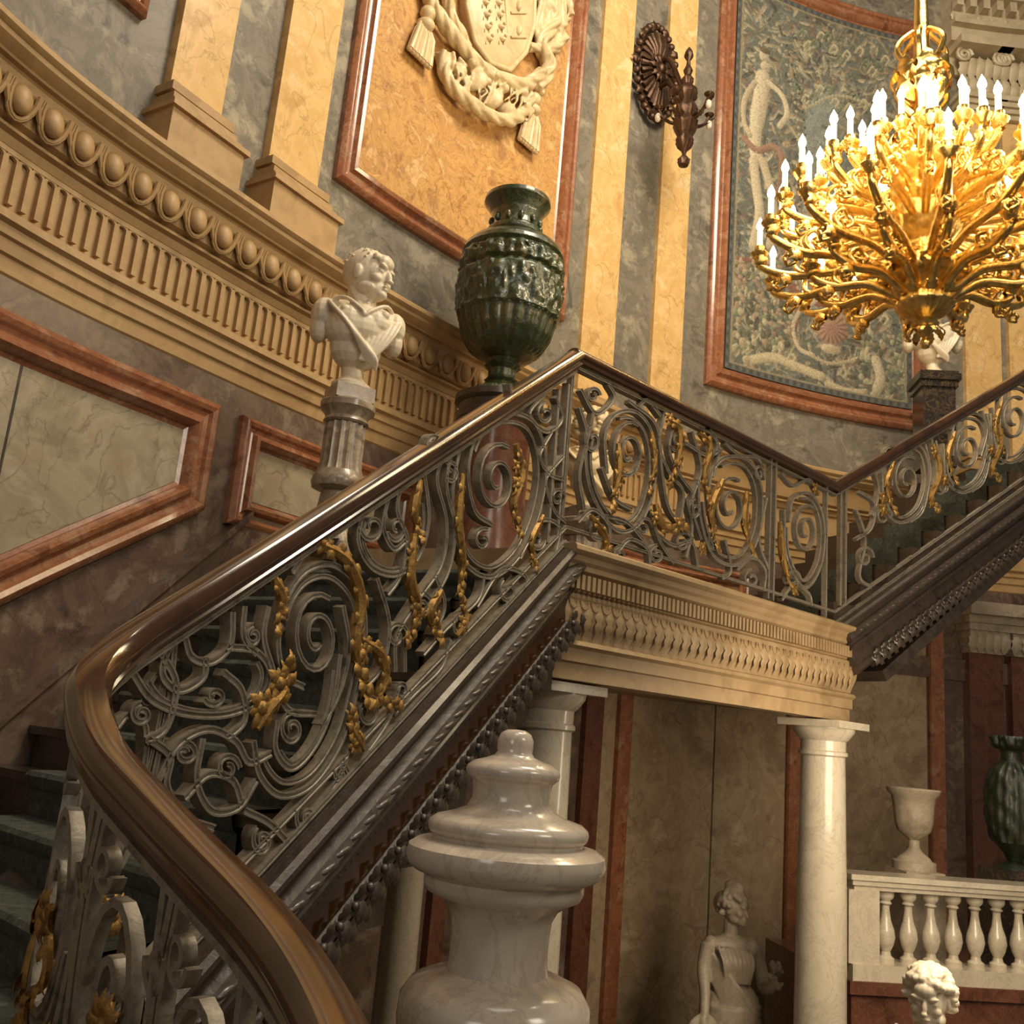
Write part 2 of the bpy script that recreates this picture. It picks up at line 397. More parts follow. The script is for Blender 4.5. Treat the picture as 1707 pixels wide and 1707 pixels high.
while ss<S1-.6: wbox(mb,ss,ss+.08,D+7.78,D+7.9,.2,.33); mb.leaf(wp(ss,D+7.66,.225),(0,0,1),wn(ss),.12,.03,.2,2); ss+=.16
obj('trim_48',mb,M['capital'],kind='structure',angle=30)
# ---------------------------------------------------------------- staircase geometry
C1=V((.25,4.46,1.85)); C2=V((2.2,6.36,1.85)); B=V((-.895,2.2,.085)); E=V((4.12,7.4,3.26)); ZL=.88
d1=(C1-B); d2=(E-C2)
def onplane(px,py,A,Bp,off=0):
    r=ray(px,py); h=V((Bp.x-A.x,Bp.y-A.y,0)).normalized(); n=V((h.y,-h.x,0))
    A2=A+n*off; t=(A2.x*n.x+A2.y*n.y)/(r.x*n.x+r.y*n.y); return r*t
def pn(A,Bp):
    h=V((Bp.x-A.x,Bp.y-A.y,0)).normalized(); return V((h.y,-h.x,0))
curvepx=[(185,1085,2.2),(155,1130,2.13),(149,1190,2.04),(178,1262,1.94),(244,1338,1.84),(330,1428,1.72),(415,1515,1.6),(487,1605,1.48),(545,1705,1.36),(590,1810,1.24)]
cpts=[atY(*c) for c in curvepx]
wpath=smooth([B+d1*.12,B+d1*.03]+cpts[1:],6)
RS=[(-.042,-.014),(-.046,-.004),(-.044,.014),(-.03,.030),(0,.037),(.03,.030),(.044,.014),(.046,-.004),(.042,-.014),(.033,-.02),(.032,-.03),(.037,-.036),(.035,-.044),(-.035,-.044),(-.037,-.036),(-.032,-.03),(-.033,-.02)]
# steps of lower flight
stair=root('staircase_flight',(-1,3,-1.2),'dark wooden lower stair flight rising from bottom left to the stone landing','staircase')
def wallside(k): 
    s=send-.02-k*(.17/sl2); return wp(max(.05,s),0,.055)
railside=[]
NS=15
for k in range(NS):
    if k<=11: p=C1-d1*(k*.17/1.765); railside.append(V((p.x,p.y,0)))
flat=[V((p.x,p.y,0)) for p in wpath[8:]]
for k in range(12,NS+1): railside.append(flat[min(len(flat)-1,int((k-11)*len(flat)/5.2))])
cm=MB()
def q(p,zz): return V((p.x,p.y,zz))
for k in range(1,NS):
    z=ZL-.17*k; a=railside[k-1]; b=wallside(k-1); c=wallside(k); d=railside[k]
    st=MB()
    st.grid([[q(a,z-.5),q(b,z-.5),q(c,z-.5),q(d,z-.5)],[q(a,z-.03),q(b,z-.03),q(c,z-.03),q(d,z-.03)]],True,True)
    c2=c+(c-b).normalized()*.03; d2_=d+(d-a).normalized()*.03
    st.grid([[q(a,z-.035),q(b,z-.035),q(c2,z-.035),q(d2_,z-.035)],[q(a,z),q(b,z),q(c2,z),q(d2_,z)]],True,True)
    obj('step',st,M['dwood'],stair,angle=30)
    A0=a.lerp(b,.14);B0=a.lerp(b,.80);C0=c2.lerp(d2_,.20);D0=c2.lerp(d2_,.86)
    o=((D0-A0).normalized())*.012
    cm.grid([[q(A0,z+.012),q(B0,z+.012)],[q(D0+o,z+.012),q(C0+o,z+.012)],[q(D0+o*2,z-.005),q(C0+o*2,z-.005)],[q(D0+o,z-.04),q(C0+o,z-.04)],[q(D0-o,z-.06),q(C0-o,z-.06)],[q(D0-o*1.3,z-.165),q(C0-o*1.3,z-.165)]])
obj('stair_carpet',cm,M['carpet'],label='green grey patterned carpet runner on the dark lower stair steps',cat='carpet')
# stringer
base0=C1-V((0,0,.955)); baseB=B-V((0,0,.955))
low=base0-(base0-baseB)*1.25
sec=[(-.05,0),(.075,0),(.09,-.015),(.09,-.03),(.065,-.045),(.06,-.07),(.09,-.085),(.105,-.11),(.09,-.135),(.06,-.145),(.055,-.165),(.065,-.175),(.065,-.19),(.04,-.2),(.04,-.3),(.06,-.31),(.07,-.335),(.05,-.36),(-.02,-.38),(-.05,-.36)]
mb=MB(); mb.sweep([low,base0],sec); obj('stringer',mb,M['dwood'],stair,angle=25)
T=(base0-low).normalized(); sd=T.cross(V((0,0,1))).normalized(); up=sd.cross(T)
def stringer_deco(low,T,sd,up,L,parent,s0=0):
    R=Matrix((T,sd,up)).transposed()
    mb=MB(); s=s0
    while s<L-.02:
        p=low+T*s
        mb.ell(p+sd*.094+up*-.11,(.05,.013,.014),R@Matrix.Rotation(.25,3,'Y'),8,6); s+=.075
    s=s0
    while s<L-.02:
        p=low+T*s; mb.ell(p+sd*.058+up*-.19,(.012,.010,.010),R,6,5); s+=.035
    obj('rope_moulding',mb,M['dwood'],parent)
    mb=MB(); s=s0; mb.sweep([low+T*s0+sd*.035+up*-.36,low+T*L+sd*.035+up*-.36],[(.02,0),(0,.025),(-.03,0),(0,-.03)])
    while s<L:
        p=low+T*s+up*-.315+sd*.06
        mb.leaf(p,(-up+T*.9),sd,.13,.036,.3,3); mb.leaf(p+T*.05+up*-.005,(-up*.8-T*.7),sd,.09,.026,.35,3); mb.ell(p+T*.02+up*-.005+sd*.01,.016)
        mb.leaf(p+T*.03+up*.01,T+up*.2,sd,.08,.022,.3,2)
        s+=.085
    obj('carved_leaf_border',mb,M['dwood'],parent)
L=(base0-low).length
stringer_deco(low,T,sd,up,L,stair)
mb=MB(); mb.sweep([low,base0],[(-.02,-.2),(.046,-.2),(.046,-.3),(-.02,-.3)]); obj('fascia_board',mb,M['wood'],stair)
mb=MB(); mb.sweep([low,base0],[(.03,-.3),(.03,-.36),(-1.3,-.36),(-1.3,-.3)]); obj('soffit',mb,M['dwood'],stair)
cb=[V((p.x,p.y,p.z-.955)) for p in wpath[10:]]
mb=MB(); mb.sweep(cb,[(-.05,0),(.05,0),(.06,-.03),(.04,-.05),(.04,-.3),(-.04,-.3)]); obj('curved_stringer',mb,M['dwood'],stair)
# landing
T2=V((C2.x-C1.x,C2.y-C1.y,0)).normalized(); N2=V((T2.y,-T2.x,0))
land=root('stone_landing',(1.3,5.6,.25),'carved stone landing with dentil cornice carried on two white columns','landing')
ws0=send-.02; wsE=W(1375,800)[0]
pts=[V((C1.x,C1.y,0))]+[V((C2.x,C2.y,0))]
k=8; back=[wp(wsE+(ws0-wsE)*i/k,0,.06) for i in range(k+1)]
poly=pts+back
mb=MB(); mb.grid([[V((p.x,p.y,.4)) for p in poly],[V((p.x,p.y,ZL)) for p in poly]],True,True); obj('slab',mb,M['stone2'],land,angle=30)
lc1=V((C1.x,C1.y,ZL+.015))-T2*.02; lc2=V((C2.x,C2.y,ZL+.015))+T2*.26
ls=[(-.15,0),(.10,0),(.112,-.01),(.115,-.03),(.10,-.045),(.09,-.05),(.085,-.075),(.07,-.09),(.07,-.115),(.04,-.13),(.035,-.21),(.025,-.215),(.04,-.225),(.04,-.24),(.035,-.25),(.045,-.28),(.035,-.34),(.0,-.41),(-.005,-.43),(.025,-.44),(.035,-.46),(.01,-.475),(.01,-.535),(-.01,-.54),(-.01,-.62),(-.15,-.62)]
mb=MB(); mb.sweep([lc1,lc2],ls); obj('entablature',mb,M['stone2'],land,angle=25)
LL=(lc2-lc1).length
mb=MB(); s=.03
while s<LL-.04:
    mb.box(lc1+T2*s+N2*.055+V((0,0,-.17)),(.022,.045,.07),math.atan2(T2.y,T2.x)); s+=.038
obj('dentil_band',mb,M['stone2'],land)
mb=MB(); s=.04
while s<LL-.02:
    p=lc1+T2*s+V((0,0,-.25))+N2*.035
    mb.leaf(p,V((0,0,-1))-N2*.15,N2,.18,.034,.18,3)
    for e_ in (-1,1): mb.leaf(p+V((0,0,-.03))-N2*.01,V((0,0,-1))+T2*e_*.45-N2*.15,N2,.12,.018,.2,2)
    mb.leaf(p+T2*.04-N2*.01,V((0,0,-1))-N2*.12,N2,.13,.014,.2,2)
    arc=[p+T2*(.04+.03*math.cos(PI*k/6))+V((0,0,.0-.04*math.sin(PI*k/6)))+N2*.010 for k in range(7)]; mb.tube(arc,.005,5)
    s+=.08
obj('leaf_frieze',mb,M['stone2'],land)
mb=MB(); cpoly=[C1+T2*.25-N2*.25,C2-T2*.1-N2*.25,C2-N2*1.1-T2*.3,wp(send+1.2,0,.6),wp(send+.15,0,.45)]
mb.grid([[V((p.x,p.y,ZL)) for p in cpoly],[V((p.x,p.y,ZL+.015)) for p in cpoly]],True,True)
obj('landing_carpet',mb,M['carpet'],label='flat green carpet covering the stone landing floor behind railing',cat='carpet')
# upper flight
H2=V((d2.x,d2.y,0)); l2=H2.length; h2=H2.normalized(); n2=V((-h2.y,h2.x,0)); slope2=d2.z/l2; UX=.25
fl2=root('staircase_flight',(3.2,7.2,.88),'dark wooden upper stair flight climbing to the right behind the chandelier','staircase')
for k in range(1,11):
    s=.17/slope2; a=V((C2.x,C2.y,0))+h2*(k-1)*s; z=ZL+.17*k
    mb=MB(); b=a+h2*(s+.02); wd=1.28
    mb.grid([[V((p.x,p.y,zz)) for p in (a,b,b+n2*wd,a+n2*wd)] for zz in (z-.35,z)],True,True); obj('step',mb,M['dwood'],fl2)
    if k==1: cm=MB()
    p=a-h2*.012+n2*.12; r=b+n2*.12; wv=n2*.56
    cm.grid([[V((p.x,p.y,z-.16)),V((p.x+wv.x,p.y+wv.y,z-.16))],[V((p.x,p.y,z+.01)),V((p.x+wv.x,p.y+wv.y,z+.01))],[V((r.x,r.y,z+.01)),V((r.x+wv.x,r.y+wv.y,z+.01))]])
obj('stair_carpet',cm,M['carpet'],label='green carpet runner on the upper flight right of the landing',cat='carpet')
b2=C2-V((0,0,.955)); e2=b2+(E-C2)*(1+UX)
mb=MB(); mb.sweep([b2,e2],sec); obj('stringer',mb,M['dwood'],fl2,angle=25)
mb=MB(); mb.sweep([b2+h2*.25,e2],[(.03,-.32),(.03,-.4),(-1.0,-.4),(-1.0,-.32)]); obj('soffit',mb,M['dwood'],fl2)
Tt=(e2-b2).normalized(); sdd=Tt.cross(V((0,0,1))).normalized(); upp=sdd.cross(Tt)
stringer_deco(b2,Tt,sdd,upp,(e2-b2).length,fl2,.15)
# ---------------------------------------------------------------- railings
def sp(cx,cy,rx,ry,a0,turns,f0=1,f1=.2):
    n=int(abs(turns)*16)+4; out=[]
    for i in range(n+1):
        t=i/n; a=a0*PI/180+turns*2*PI*t; f=f0+(f1-f0)*t
        out.append((cx+rx*f*math.cos(a),cy-ry*f*math.sin(a)))
    return out
class Rail:
    def __init__(s,rt,A,Bp,t=.021,w=.036):
        s.r=rt; s.A=A; s.B=Bp; s.n=pn(A,Bp); s.t=t; s.w=w
    def P(s,p,off=0): return onplane(p[0],p[1],s.A,s.B,off)
    def sc(s,pts,sm=6,t=None,dbl=0):
        if sm: pts=[(q.x,q.y) for q in smooth([(a,b,0) for a,b in pts],sm)]
        mb=MB(); mb.ribbon([s.P(p) for p in pts],s.n,s.w,t or s.t)
        if dbl:
            cx=sum(p[0] for p in pts)/len(pts); cy=sum(p[1] for p in pts)/len(pts)
            n=len(pts); sub=pts[int(n*.06):int(n*.8)]
            sub=[(cx+(x-cx)*dbl,cy+(y-cy)*(dbl+.03)) for x,y in sub]
            mb.ribbon([s.P(p) for p in sub],s.n,s.w*.8,(t or s.t)*.8)
        obj('scroll',mb,M['iron'],s.r,angle=30)
    def gild(s,pts,size=1.0):
        pts=[(q.x,q.y) for q in smooth([(a,b,0) for a,b in pts],6)]
        P=[s.P(p,.014) for p in pts]; mb=MB(); mb.tube(P,lambda u:(.006+.014*math.sin(PI*min(1,u+.12)))*size,7)
        for i in range(1,len(P)-1,2):
            T=(P[i+1]-P[i-1]).normalized(); q=T.cross(s.n); sg=1 if i%4==1 else -1
            mb.leaf(P[i],(T*1.4+q*sg*.7),s.n,.058*size,.017*size,.3,2)
            if i%4==1: mb.leaf(P[i],(T*1.2-q*sg*.8),s.n,.044*size,.013*size,.3,2)
        mb.leaf(P[-1],(P[-1]-P[-2]),s.n,.06*size,.02*size,.4,2)
        obj('gilt_acanthus',mb,M['gilt'],s.r)
    def ros(s,x,y,size=1.0):
        p=s.P((x,y),.015); mb=MB(); mb.ell(p,.019*size)
        T=V((s.n.y*-1,s.n.x,0))
        for k in range(8):
            a=k*2*PI/8+.3; d=T*math.cos(a)*.8+V((0,0,1))*math.sin(a)
            mb.leaf(p,d,s.n,.038*size*(1.35 if k%2 else 1),.020*size,.3,1)
        obj('gilt_rosette',mb,M['gilt'],s.r)
    def bar(s,p,q,t=.02,w=.034):
        mb=MB(); mb.ribbon([p,q],s.n,w,t); obj('bar',mb,M['iron'],s.r,angle=30)
    def post(s,x0,y0,y1,t=.024):
        a=s.P((x0,y0)); mb=MB(); z1=s.P((x0,y1)).z; mb.ribbon([a,V((a.x,a.y,z1))],s.n,.034,t); obj('post',mb,M['iron'],s.r,angle=30)
r1=root('stair_railing',tuple(baseB),'sweeping wrought iron railing of lower flight with thick brown handrail and gilt leaves','railing')
mb=MB(); mb.sweep([C1+T2*.0]+[C1-d1*t for t in (.02,.2,.4,.6,.8)]+wpath,RS); obj('handrail',mb,M['wood'],r1,angle=35)
R1=Rail(r1,B,C1)
R1.bar(C1-d1*.01-V((0,0,.07)),B-V((0,0,.07)),.014,.05)
R1.bar(base0+V((0,0,.085)),low+V((0,0,.085)),.018,.036); R1.bar(base0+V((0,0,.015)),low+V((0,0,.015)),.016,.05)
for c in [
 [(415,1235),(425,1290),(460,1325),(512,1308),(560,1240),(588,1150),(602,1060),(592,985),(550,942),(503,952),(470,1000),(456,1070),(468,1125),(500,1145)],
 [(765,725),(748,830),(765,930),(812,962),(862,925),(895,850),(905,770),(885,705),(840,690),(795,715),(775,780),(785,850),(815,875)],
 [(560,1090),(548,1170),(520,1240),(480,1280),(452,1250),(455,1200)],
 [(600,850),(590,900),(612,945),(655,958),(690,930),(708,870),(702,800),(694,772)],
 [(212,1120),(245,1165),(300,1188),(370,1190),(425,1165),(442,1120),(418,1085),(370,1078)]]: R1.sc(c,dbl=.86)
for c in [
 [(300,1062),(312,1095),(345,1103),(376,1075),(380,1020)],
 [(262,1090),(285,1140),(270,1210),(235,1235)],
 [(255,1300),(290,1240),(340,1215),(385,1235),(408,1270),(445,1255)],
 [(735,755),(722,800),(738,870),(730,940),(690,1000),(655,1060),(652,1120)],
 [(622,965),(642,1040),(630,1110),(596,1150)],
 [(665,800),(655,850),(672,900),(660,960),(640,990)],
 [(905,655),(878,690),(905,720),(932,700),(922,662)],
 [(935,760),(905,800),(918,850),(938,870)],
 [(862,930),(895,870),(928,880),(918,930)],
 [(700,1090),(740,1045),(790,1000),(802,960)],
 [(330,1230),(320,1300),(345,1350),(390,1345),(420,1300)],
 [(720,960),(735,1010),(715,1060)],
 [(590,1200),(560,1290),(520,1350)],
 [(845,640),(850,690)],[(700,770),(712,730),(735,735)],
 [(748,745),(738,810),(752,880),(742,950),(708,1010),(672,1065),(668,1120)],
 [(640,830),(632,880),(650,915),(672,900)],[(440,1010),(432,1060),(445,1110),(470,1180),(520,1190)],
 [(400,1010),(398,1060),(420,1090)],[(520,1370),(560,1330),(600,1260),(640,1200),(660,1140)],[(650,1190),(690,1150),(730,1110),(745,1065)],
 [(790,1010),(830,950),(870,960),(868,990)],[(915,720),(895,760),(910,790),(935,800)],[(280,1060),(262,1120),(290,1150),(330,1130),(335,1095)],
 [(365,1120),(395,1150),(400,1200),(370,1230)],[(300,1330),(340,1290),(380,1300),(395,1340)],[(560,900),(548,935)],[(480,955),(500,920)],
 [(240,1230),(275,1260),(270,1310),(300,1360),(350,1380)],[(565,1010),(575,1080),(560,1150),(530,1210)],[(400,1350),(440,1370),(470,1400)]]: R1.sc(c)
for c in [(522,1062,42,74,60,1.7),(825,800,36,62,60,1.6),(614,878,24,30,120,1.2),(605,1185,20,28,90,-1.3),(505,1365,20,30,150,1.2),(842,985,16,22,120,1.2),(762,1045,15,22,60,1.2),
          (228,1190,18,18,90,1.3),(350,1160,18,16,200,1.2),(300,1255,20,18,90,-1.2),(655,1060,18,24,0,1.2),(905,690,16,20,90,1.2),(700,1010,15,20,90,-1.2),(372,1280,20,24,0,1.3),(430,1400,18,26,120,1.2),(890,900,14,18,0,-1.2),(655,880,16,24,200,1.2),(745,790,14,20,120,-1.2),(800,900,16,20,60,1.1),(480,1215,22,30,60,1.4),(665,1150,14,20,0,-1.2),(415,1060,14,18,90,1.2),(560,1290,14,18,0,1.2),(925,830,12,16,0,1.2)]: R1.sc(sp(*c),0,.017)
R1.gild([(530,905),(575,935),(598,1000),(590,1070),(598,1120),(610,1160)],1.3)
R1.gild([(600,1065),(632,1090),(640,1130),(630,1165),(655,1175)],1.1)
R1.gild([(690,890),(682,960),(695,1020),(680,1060)],1.2); R1.gild([(735,985),(715,1020),(728,1060)],1.1)
R1.gild([(770,790),(762,870),(770,940),(765,980)],1.2); R1.gild([(860,740),(868,790),(855,840),(862,880)],1.2)
R1.gild([(425,1215),(445,1180),(470,1150),(475,1120)],1.2); R1.gild([(605,1250),(590,1225),(585,1200)],1.1)
R1.gild([(700,800),(690,850),(698,890)],1); R1.gild([(760,1060),(775,1030),(768,1000)],1); R1.gild([(905,860),(885,900),(890,940)],1); R1.gild([(455,960),(470,1000),(462,1040)],.9)
for a in ((462,1140,1.3),(432,1180,1.3),(692,1010,1.1),(860,810,1.1),(770,1040,1),(590,1240,1),(888,935,.9),(535,905,.9),(685,930,1),(860,780,1),(725,1035,1),(600,1090,1.1)): R1.ros(*a)
R1.post(944,640,905); R1.post(928,650,915)
# curved part under the curled handrail
cf=wpath; cl=[0]
for i in range(1,len(cf)): cl.append(cl[-1]+(V((cf[i].x-cf[i-1].x,cf[i].y-cf[i-1].y,0))).length)
def CS(t,h,off=0):
    t=max(0,min(cl[-1]-1e-5,t)); i=int(np.searchsorted(cl,t,side='right'))-1; i=min(i,len(cf)-2)
    u=(t-cl[i])/(cl[i+1]-cl[i]+1e-9); p=cf[i].lerp(cf[i+1],u); T=(cf[i+1]-cf[i]); T.z=0; T.normalize(); n=V((-T.y,T.x,0))
    return V((p.x,p.y,p.z-.955+h))+n*off,n
def csc(pts,sm=6,t=.017):
    if sm: pts=[(q.x,q.y) for q in smooth([(a,b,0) for a,b in pts],sm)]
    q=[CS(a,b) for a,b in pts]; mb=MB(); mb.ribbon([x[0] for x in q],[x[1] for x in q],.028,t); obj('scroll',mb,M['iron'],r1,angle=30)
TL=cl[-1]
for k in range(4):
    t0=.22+k*.27; m=1 if k%2==0 else -1
    csc(sp(t0,.62,.10,.2,90,1.7*m),0); csc([(t0-.12,.88),(t0-.13,.7),(t0-.1,.45),(t0,.36),(t0+.1,.42),(t0+.13,.6),(t0+.12,.88)])
    csc([(t0-.1,.88),(t0-.11,.7),(t0-.08,.48),(t0,.40),(t0+.08,.46),(t0+.11,.6)],t=.012)
    csc(sp(t0+.05,.22,.09,.13,-90,1.5*m),0); csc([(t0-.13,.05),(t0-.12,.25),(t0-.02,.36),(t0+.1,.3),(t0+.13,.1)]); csc(sp(t0-.08,.8,.035,.045,0,1.3),0,.012); csc(sp(t0+.13,.75,.035,.045,180,-1.3),0,.012)
    for th,hh,sz in ((t0+.02,.60,1.0),(t0+.13,.45,.9),(t0-.06,.30,.9)):
        p,n=CS(th,hh,.02); p0,_=CS(th,hh,-.02)
        for pp,nn,sg in ((p,n,1),(p0,-n,-1)):
            T_=V((nn.y,-nn.x,0)); mb=MB(); mb.ell(pp,.016)
            for q_ in range(9):
                a=q_*2*PI/9; mb.leaf(pp,T_*math.cos(a)*.8+V((0,0,1.2))*math.sin(a),nn,.06*sz,.024*sz,.3,2)
            mb.tube([CS(th+.045*math.sin(u*.7),hh-.03*u,.02*sg)[0] for u in range(9)],.010,6)
            for u in range(1,8): mb.leaf(CS(th+.045*math.sin(u*.7),hh-.03*u,.02*sg)[0],T_*(.7 if u%2 else -.7)-V((0,0,1)),nn,.055,.015,.3,2)
            obj('gilt_rosette',mb,M['gilt'],r1)
for h in (.88,.05):
    qq=[CS(i*TL/40,h) for i in range(40)]; mb=MB(); mb.ribbon([x[0] for x in qq],[x[1] for x in qq],.04,.014); obj('bar',mb,M['iron'],r1,angle=30)
# landing railing
r2=root('landing_railing',(C1.x,C1.y,ZL),'wrought iron scroll railing along the edge of the stone landing','railing')
mb=MB(); mb.sweep([C1-T2*.03,C2+T2*.03],[(x*.92,y*.92) for x,y in RS]); obj('handrail',mb,M['wood'],r2,angle=35)
R2=Rail(r2,C1,C2,t=.021); dz=V((0,0,1))
R2.bar(C1-dz*.065,C2-dz*.065,.014,.04); R2.bar(C1-dz*.87,C2-dz*.87,.016); R2.bar(C1-dz*.945,C2-dz*.945,.018)
for x,a,b in ((952,620,930),(1283,765,1000),(1291,770,1003),(1376,810,1032)): R2.post(x,a,b,.018)
for c in [
 [(985,690),(972,760),(985,830),(1025,885),(1065,870),(1088,800),(1085,730),(1060,690),(1025,690),(1005,725),(1008,790)],
 [(1160,800),(1165,870),(1188,930),(1232,940),(1262,890),(1266,815),(1243,768),(1203,765),(1180,800),(1183,860)],
 [(1304,850),(1308,930),(1338,980),(1366,940),(1370,870),(1350,825),(1320,830),(1312,870)]]: R2.sc(c,dbl=.84)
for c in [
 [(965,650),(990,690),(1020,665),(1010,640)],[(1045,670),(1090,710),(1100,790),(1112,850),(1145,890)],
 [(1105,685),(1095,740),(1112,790),(1135,820),(1130,870)],[(1150,720),(1165,780),(1150,840),(1165,900)],
 [(1205,740),(1230,760),(1260,765),(1272,800)],[(960,870),(985,850),(1012,880),(1002,925),(970,925)],[(1020,930),(1045,900),(1075,915),(1080,945)],
 [(1090,890),(1120,910),(1150,905),(1160,950)],[(1225,950),(1250,930),(1272,950),(1270,985)],
 [(1300,790),(1320,810),(1345,800),(1362,825)],
 [(1300,1000),(1320,975),(1345,990),(1350,1010)],[(1000,780),(1020,830),(1050,850)],[(1140,740),(1175,760),(1200,750)],
 [(963,680),(975,730),(962,790),(970,850)],[(1120,700),(1112,750),(1128,790),(1150,820)],[(1080,850),(1095,900),(1120,940)],[(1205,900),(1215,950),(1200,965)],
 [(1180,715),(1195,750),(1185,795)],[(1068,900),(1040,870),(1000,860)],[(1275,830),(1262,900),(1278,950)],[(1140,830),(1150,880),(1140,930)],[(1060,680),(1075,668),(1098,695)]]: R2.sc(c)
for c in [(1045,755,30,52,60,1.7),(1215,845,30,50,60,1.7),(1342,885,22,44,60,1.6),(985,735,16,26,90,1.2),(995,885,18,22,90,1.3),(1135,905,16,20,0,1.2),(1092,925,14,16,90,1.2),(1180,745,14,18,90,-1.2),(1318,965,13,16,0,1.2),(1250,965,14,16,90,1.2),(985,660,12,14,0,1.2),(1125,735,13,20,200,1.3),(1070,880,14,18,0,1.2),(1188,905,12,16,90,1.2),(1030,925,12,14,90,1.2),(1262,790,10,14,0,1.2),(1155,850,12,18,90,1.2)]: R2.sc(sp(*c),0,.017)
R2.gild([(1112,700),(1130,715),(1130,760),(1118,800)],1.3); R2.gild([(1165,722),(1182,745),(1172,790),(1180,830)],1.3); R2.gild([(1205,800),(1185,850),(1192,905)],1.3)
R2.gild([(1092,840),(1105,880),(1135,880)],1.3); R2.gild([(1300,870),(1305,930),(1318,980)],1.2); R2.gild([(1030,740),(1030,790),(1020,840)],1.3); R2.gild([(1245,820),(1240,870),(1250,910)],1.2); R2.gild([(1085,720),(1090,770),(1082,815)],1.1); R2.gild([(985,860),(1010,900),(1005,930)],1.1)
for a in ((1032,795,1.1),(1130,875,1.2),(1245,868,1.2),(1358,815,1.1),(1092,865,1.1),(1170,915,1.1),(1325,985,1),(1115,700,1.1)): R2.ros(*a)
# upper railing
r3=root('stair_railing',tuple(b2),'wrought iron railing of upper flight at right edge with brown handrail','railing')
mb=MB(); mb.sweep([C2,E+d2*UX],[(x*.92,y*.92) for x,y in RS]); obj('handrail',mb,M['wood'],r3,angle=35)
R3=Rail(r3,C2,E,t=.022)
R3.bar(C2-dz*.065,E+d2*UX-dz*.065,.014,.04); R3.bar(C2-dz*.87,E+d2*UX-dz*.87,.016); R3.bar(C2-dz*.945,E+d2*UX-dz*.945,.018)
for x,a,b in ((1400,810,1010),(1408,808,1008)): R3.post(x,a,b,.018)
for i,(cx,cy) in enumerate(((1510,800),(1612,750),(1690,700))):
    R3.sc([(cx-42,cy-10),(cx-38,cy+50),(cx-10,cy+72),(cx+22,cy+50),(cx+36,cy),(cx+26,cy-50),(cx-2,cy-60),(cx-25,cy-40),(cx-26,cy+10)],dbl=.84)
    R3.sc(sp(cx,cy,24,40,60,1.6),0,.018); R3.sc([(cx+40,cy-70),(cx+48,cy-10),(cx+40,cy+40),(cx+55,cy+45)])
    R3.sc(sp(cx+52,cy+10,14,20,90,-1.3),0,.017); R3.sc(sp(cx-40,cy+62,14,16,0,1.2),0,.017); R3.sc([(cx+30,cy-60),(cx+38,cy-10),(cx+26,cy+50),(cx+5,cy+70)]); R3.sc([(cx-55,cy-15),(cx-48,cy+20),(cx-58,cy+60)]); R3.sc(sp(cx-30,cy-42,12,14,0,1.2),0,.017)
    R3.gild([(cx+45,cy-60),(cx+56,cy-15),(cx+42,cy+30),(cx+48,cy+45)],1.4); R3.gild([(cx-20,cy-30),(cx-32,cy+10),(cx-20,cy+50)],1.2); R3.ros(cx-38,cy+50,1.2); R3.ros(cx+48,cy-45,1.2)
R3.sc([(1425,850),(1440,900),(1430,960),(1450,980)]); R3.sc([(1430,820),(1455,840),(1450,880),(1425,900)]); R3.sc(sp(1440,930,14,20,0,1.3),0,.017); R3.ros(1472,830,1.2)
# ---------------------------------------------------------------- newel
X,Y=atY(838,1500,1.75).x,1.75
NP=[(0,1216),(16,1217),(26,1223),(31,1234),(31,1246),(30,1254),(34,1260),(48,1266),(66,1271),(78,1279),(81,1286),(79,1295),(73,1300),(69,1303),(66,1316),(66,1334),(74,1348),(95,1358),(124,1366),(134,1374),(136,1382),(134,1391),(127,1397),(127,1402),(152,1407),(165,1416),(168,1430),(165,1444),(153,1455),(137,1461),(134,1464),(134,1477),(129,1489),(109,1499),(93,1511),(84,1530),(81,1560),(81,1600),(84,1618),(96,1624),(112,1627),(140,1640),(155,1665),(157,1700),(150,1760),(130,1830),(120,1860),(160,1870),(160,1900)]
sc_=msc(V((X,Y,-.25)))
pr=[(r*sc_,zfor(X,Y,y)) for r,y in NP]; pr.append((160*sc_,pr[-1][1]-.01)); pr.append((160*sc_,-2.6))
pr=pr[::-1]
nw=root('marble_newel_post',(X,Y,-2.6),'polished pale marble newel post with stacked rings and small knob in the foreground','newel post')
zf=zfor(X,Y,1401)
lo=[p for p in pr if p[1]<=zf]; hi=[p for p in pr if p[1]>=zf-.001]
mb=MB(); mb.lathe((X,Y,0),lo,64); obj('post_shaft',mb,M['newel'],nw,angle=42)
mb=MB(); mb.lathe((X,Y,0),hi,64); obj('finial',mb,M['newel'],nw,angle=42)
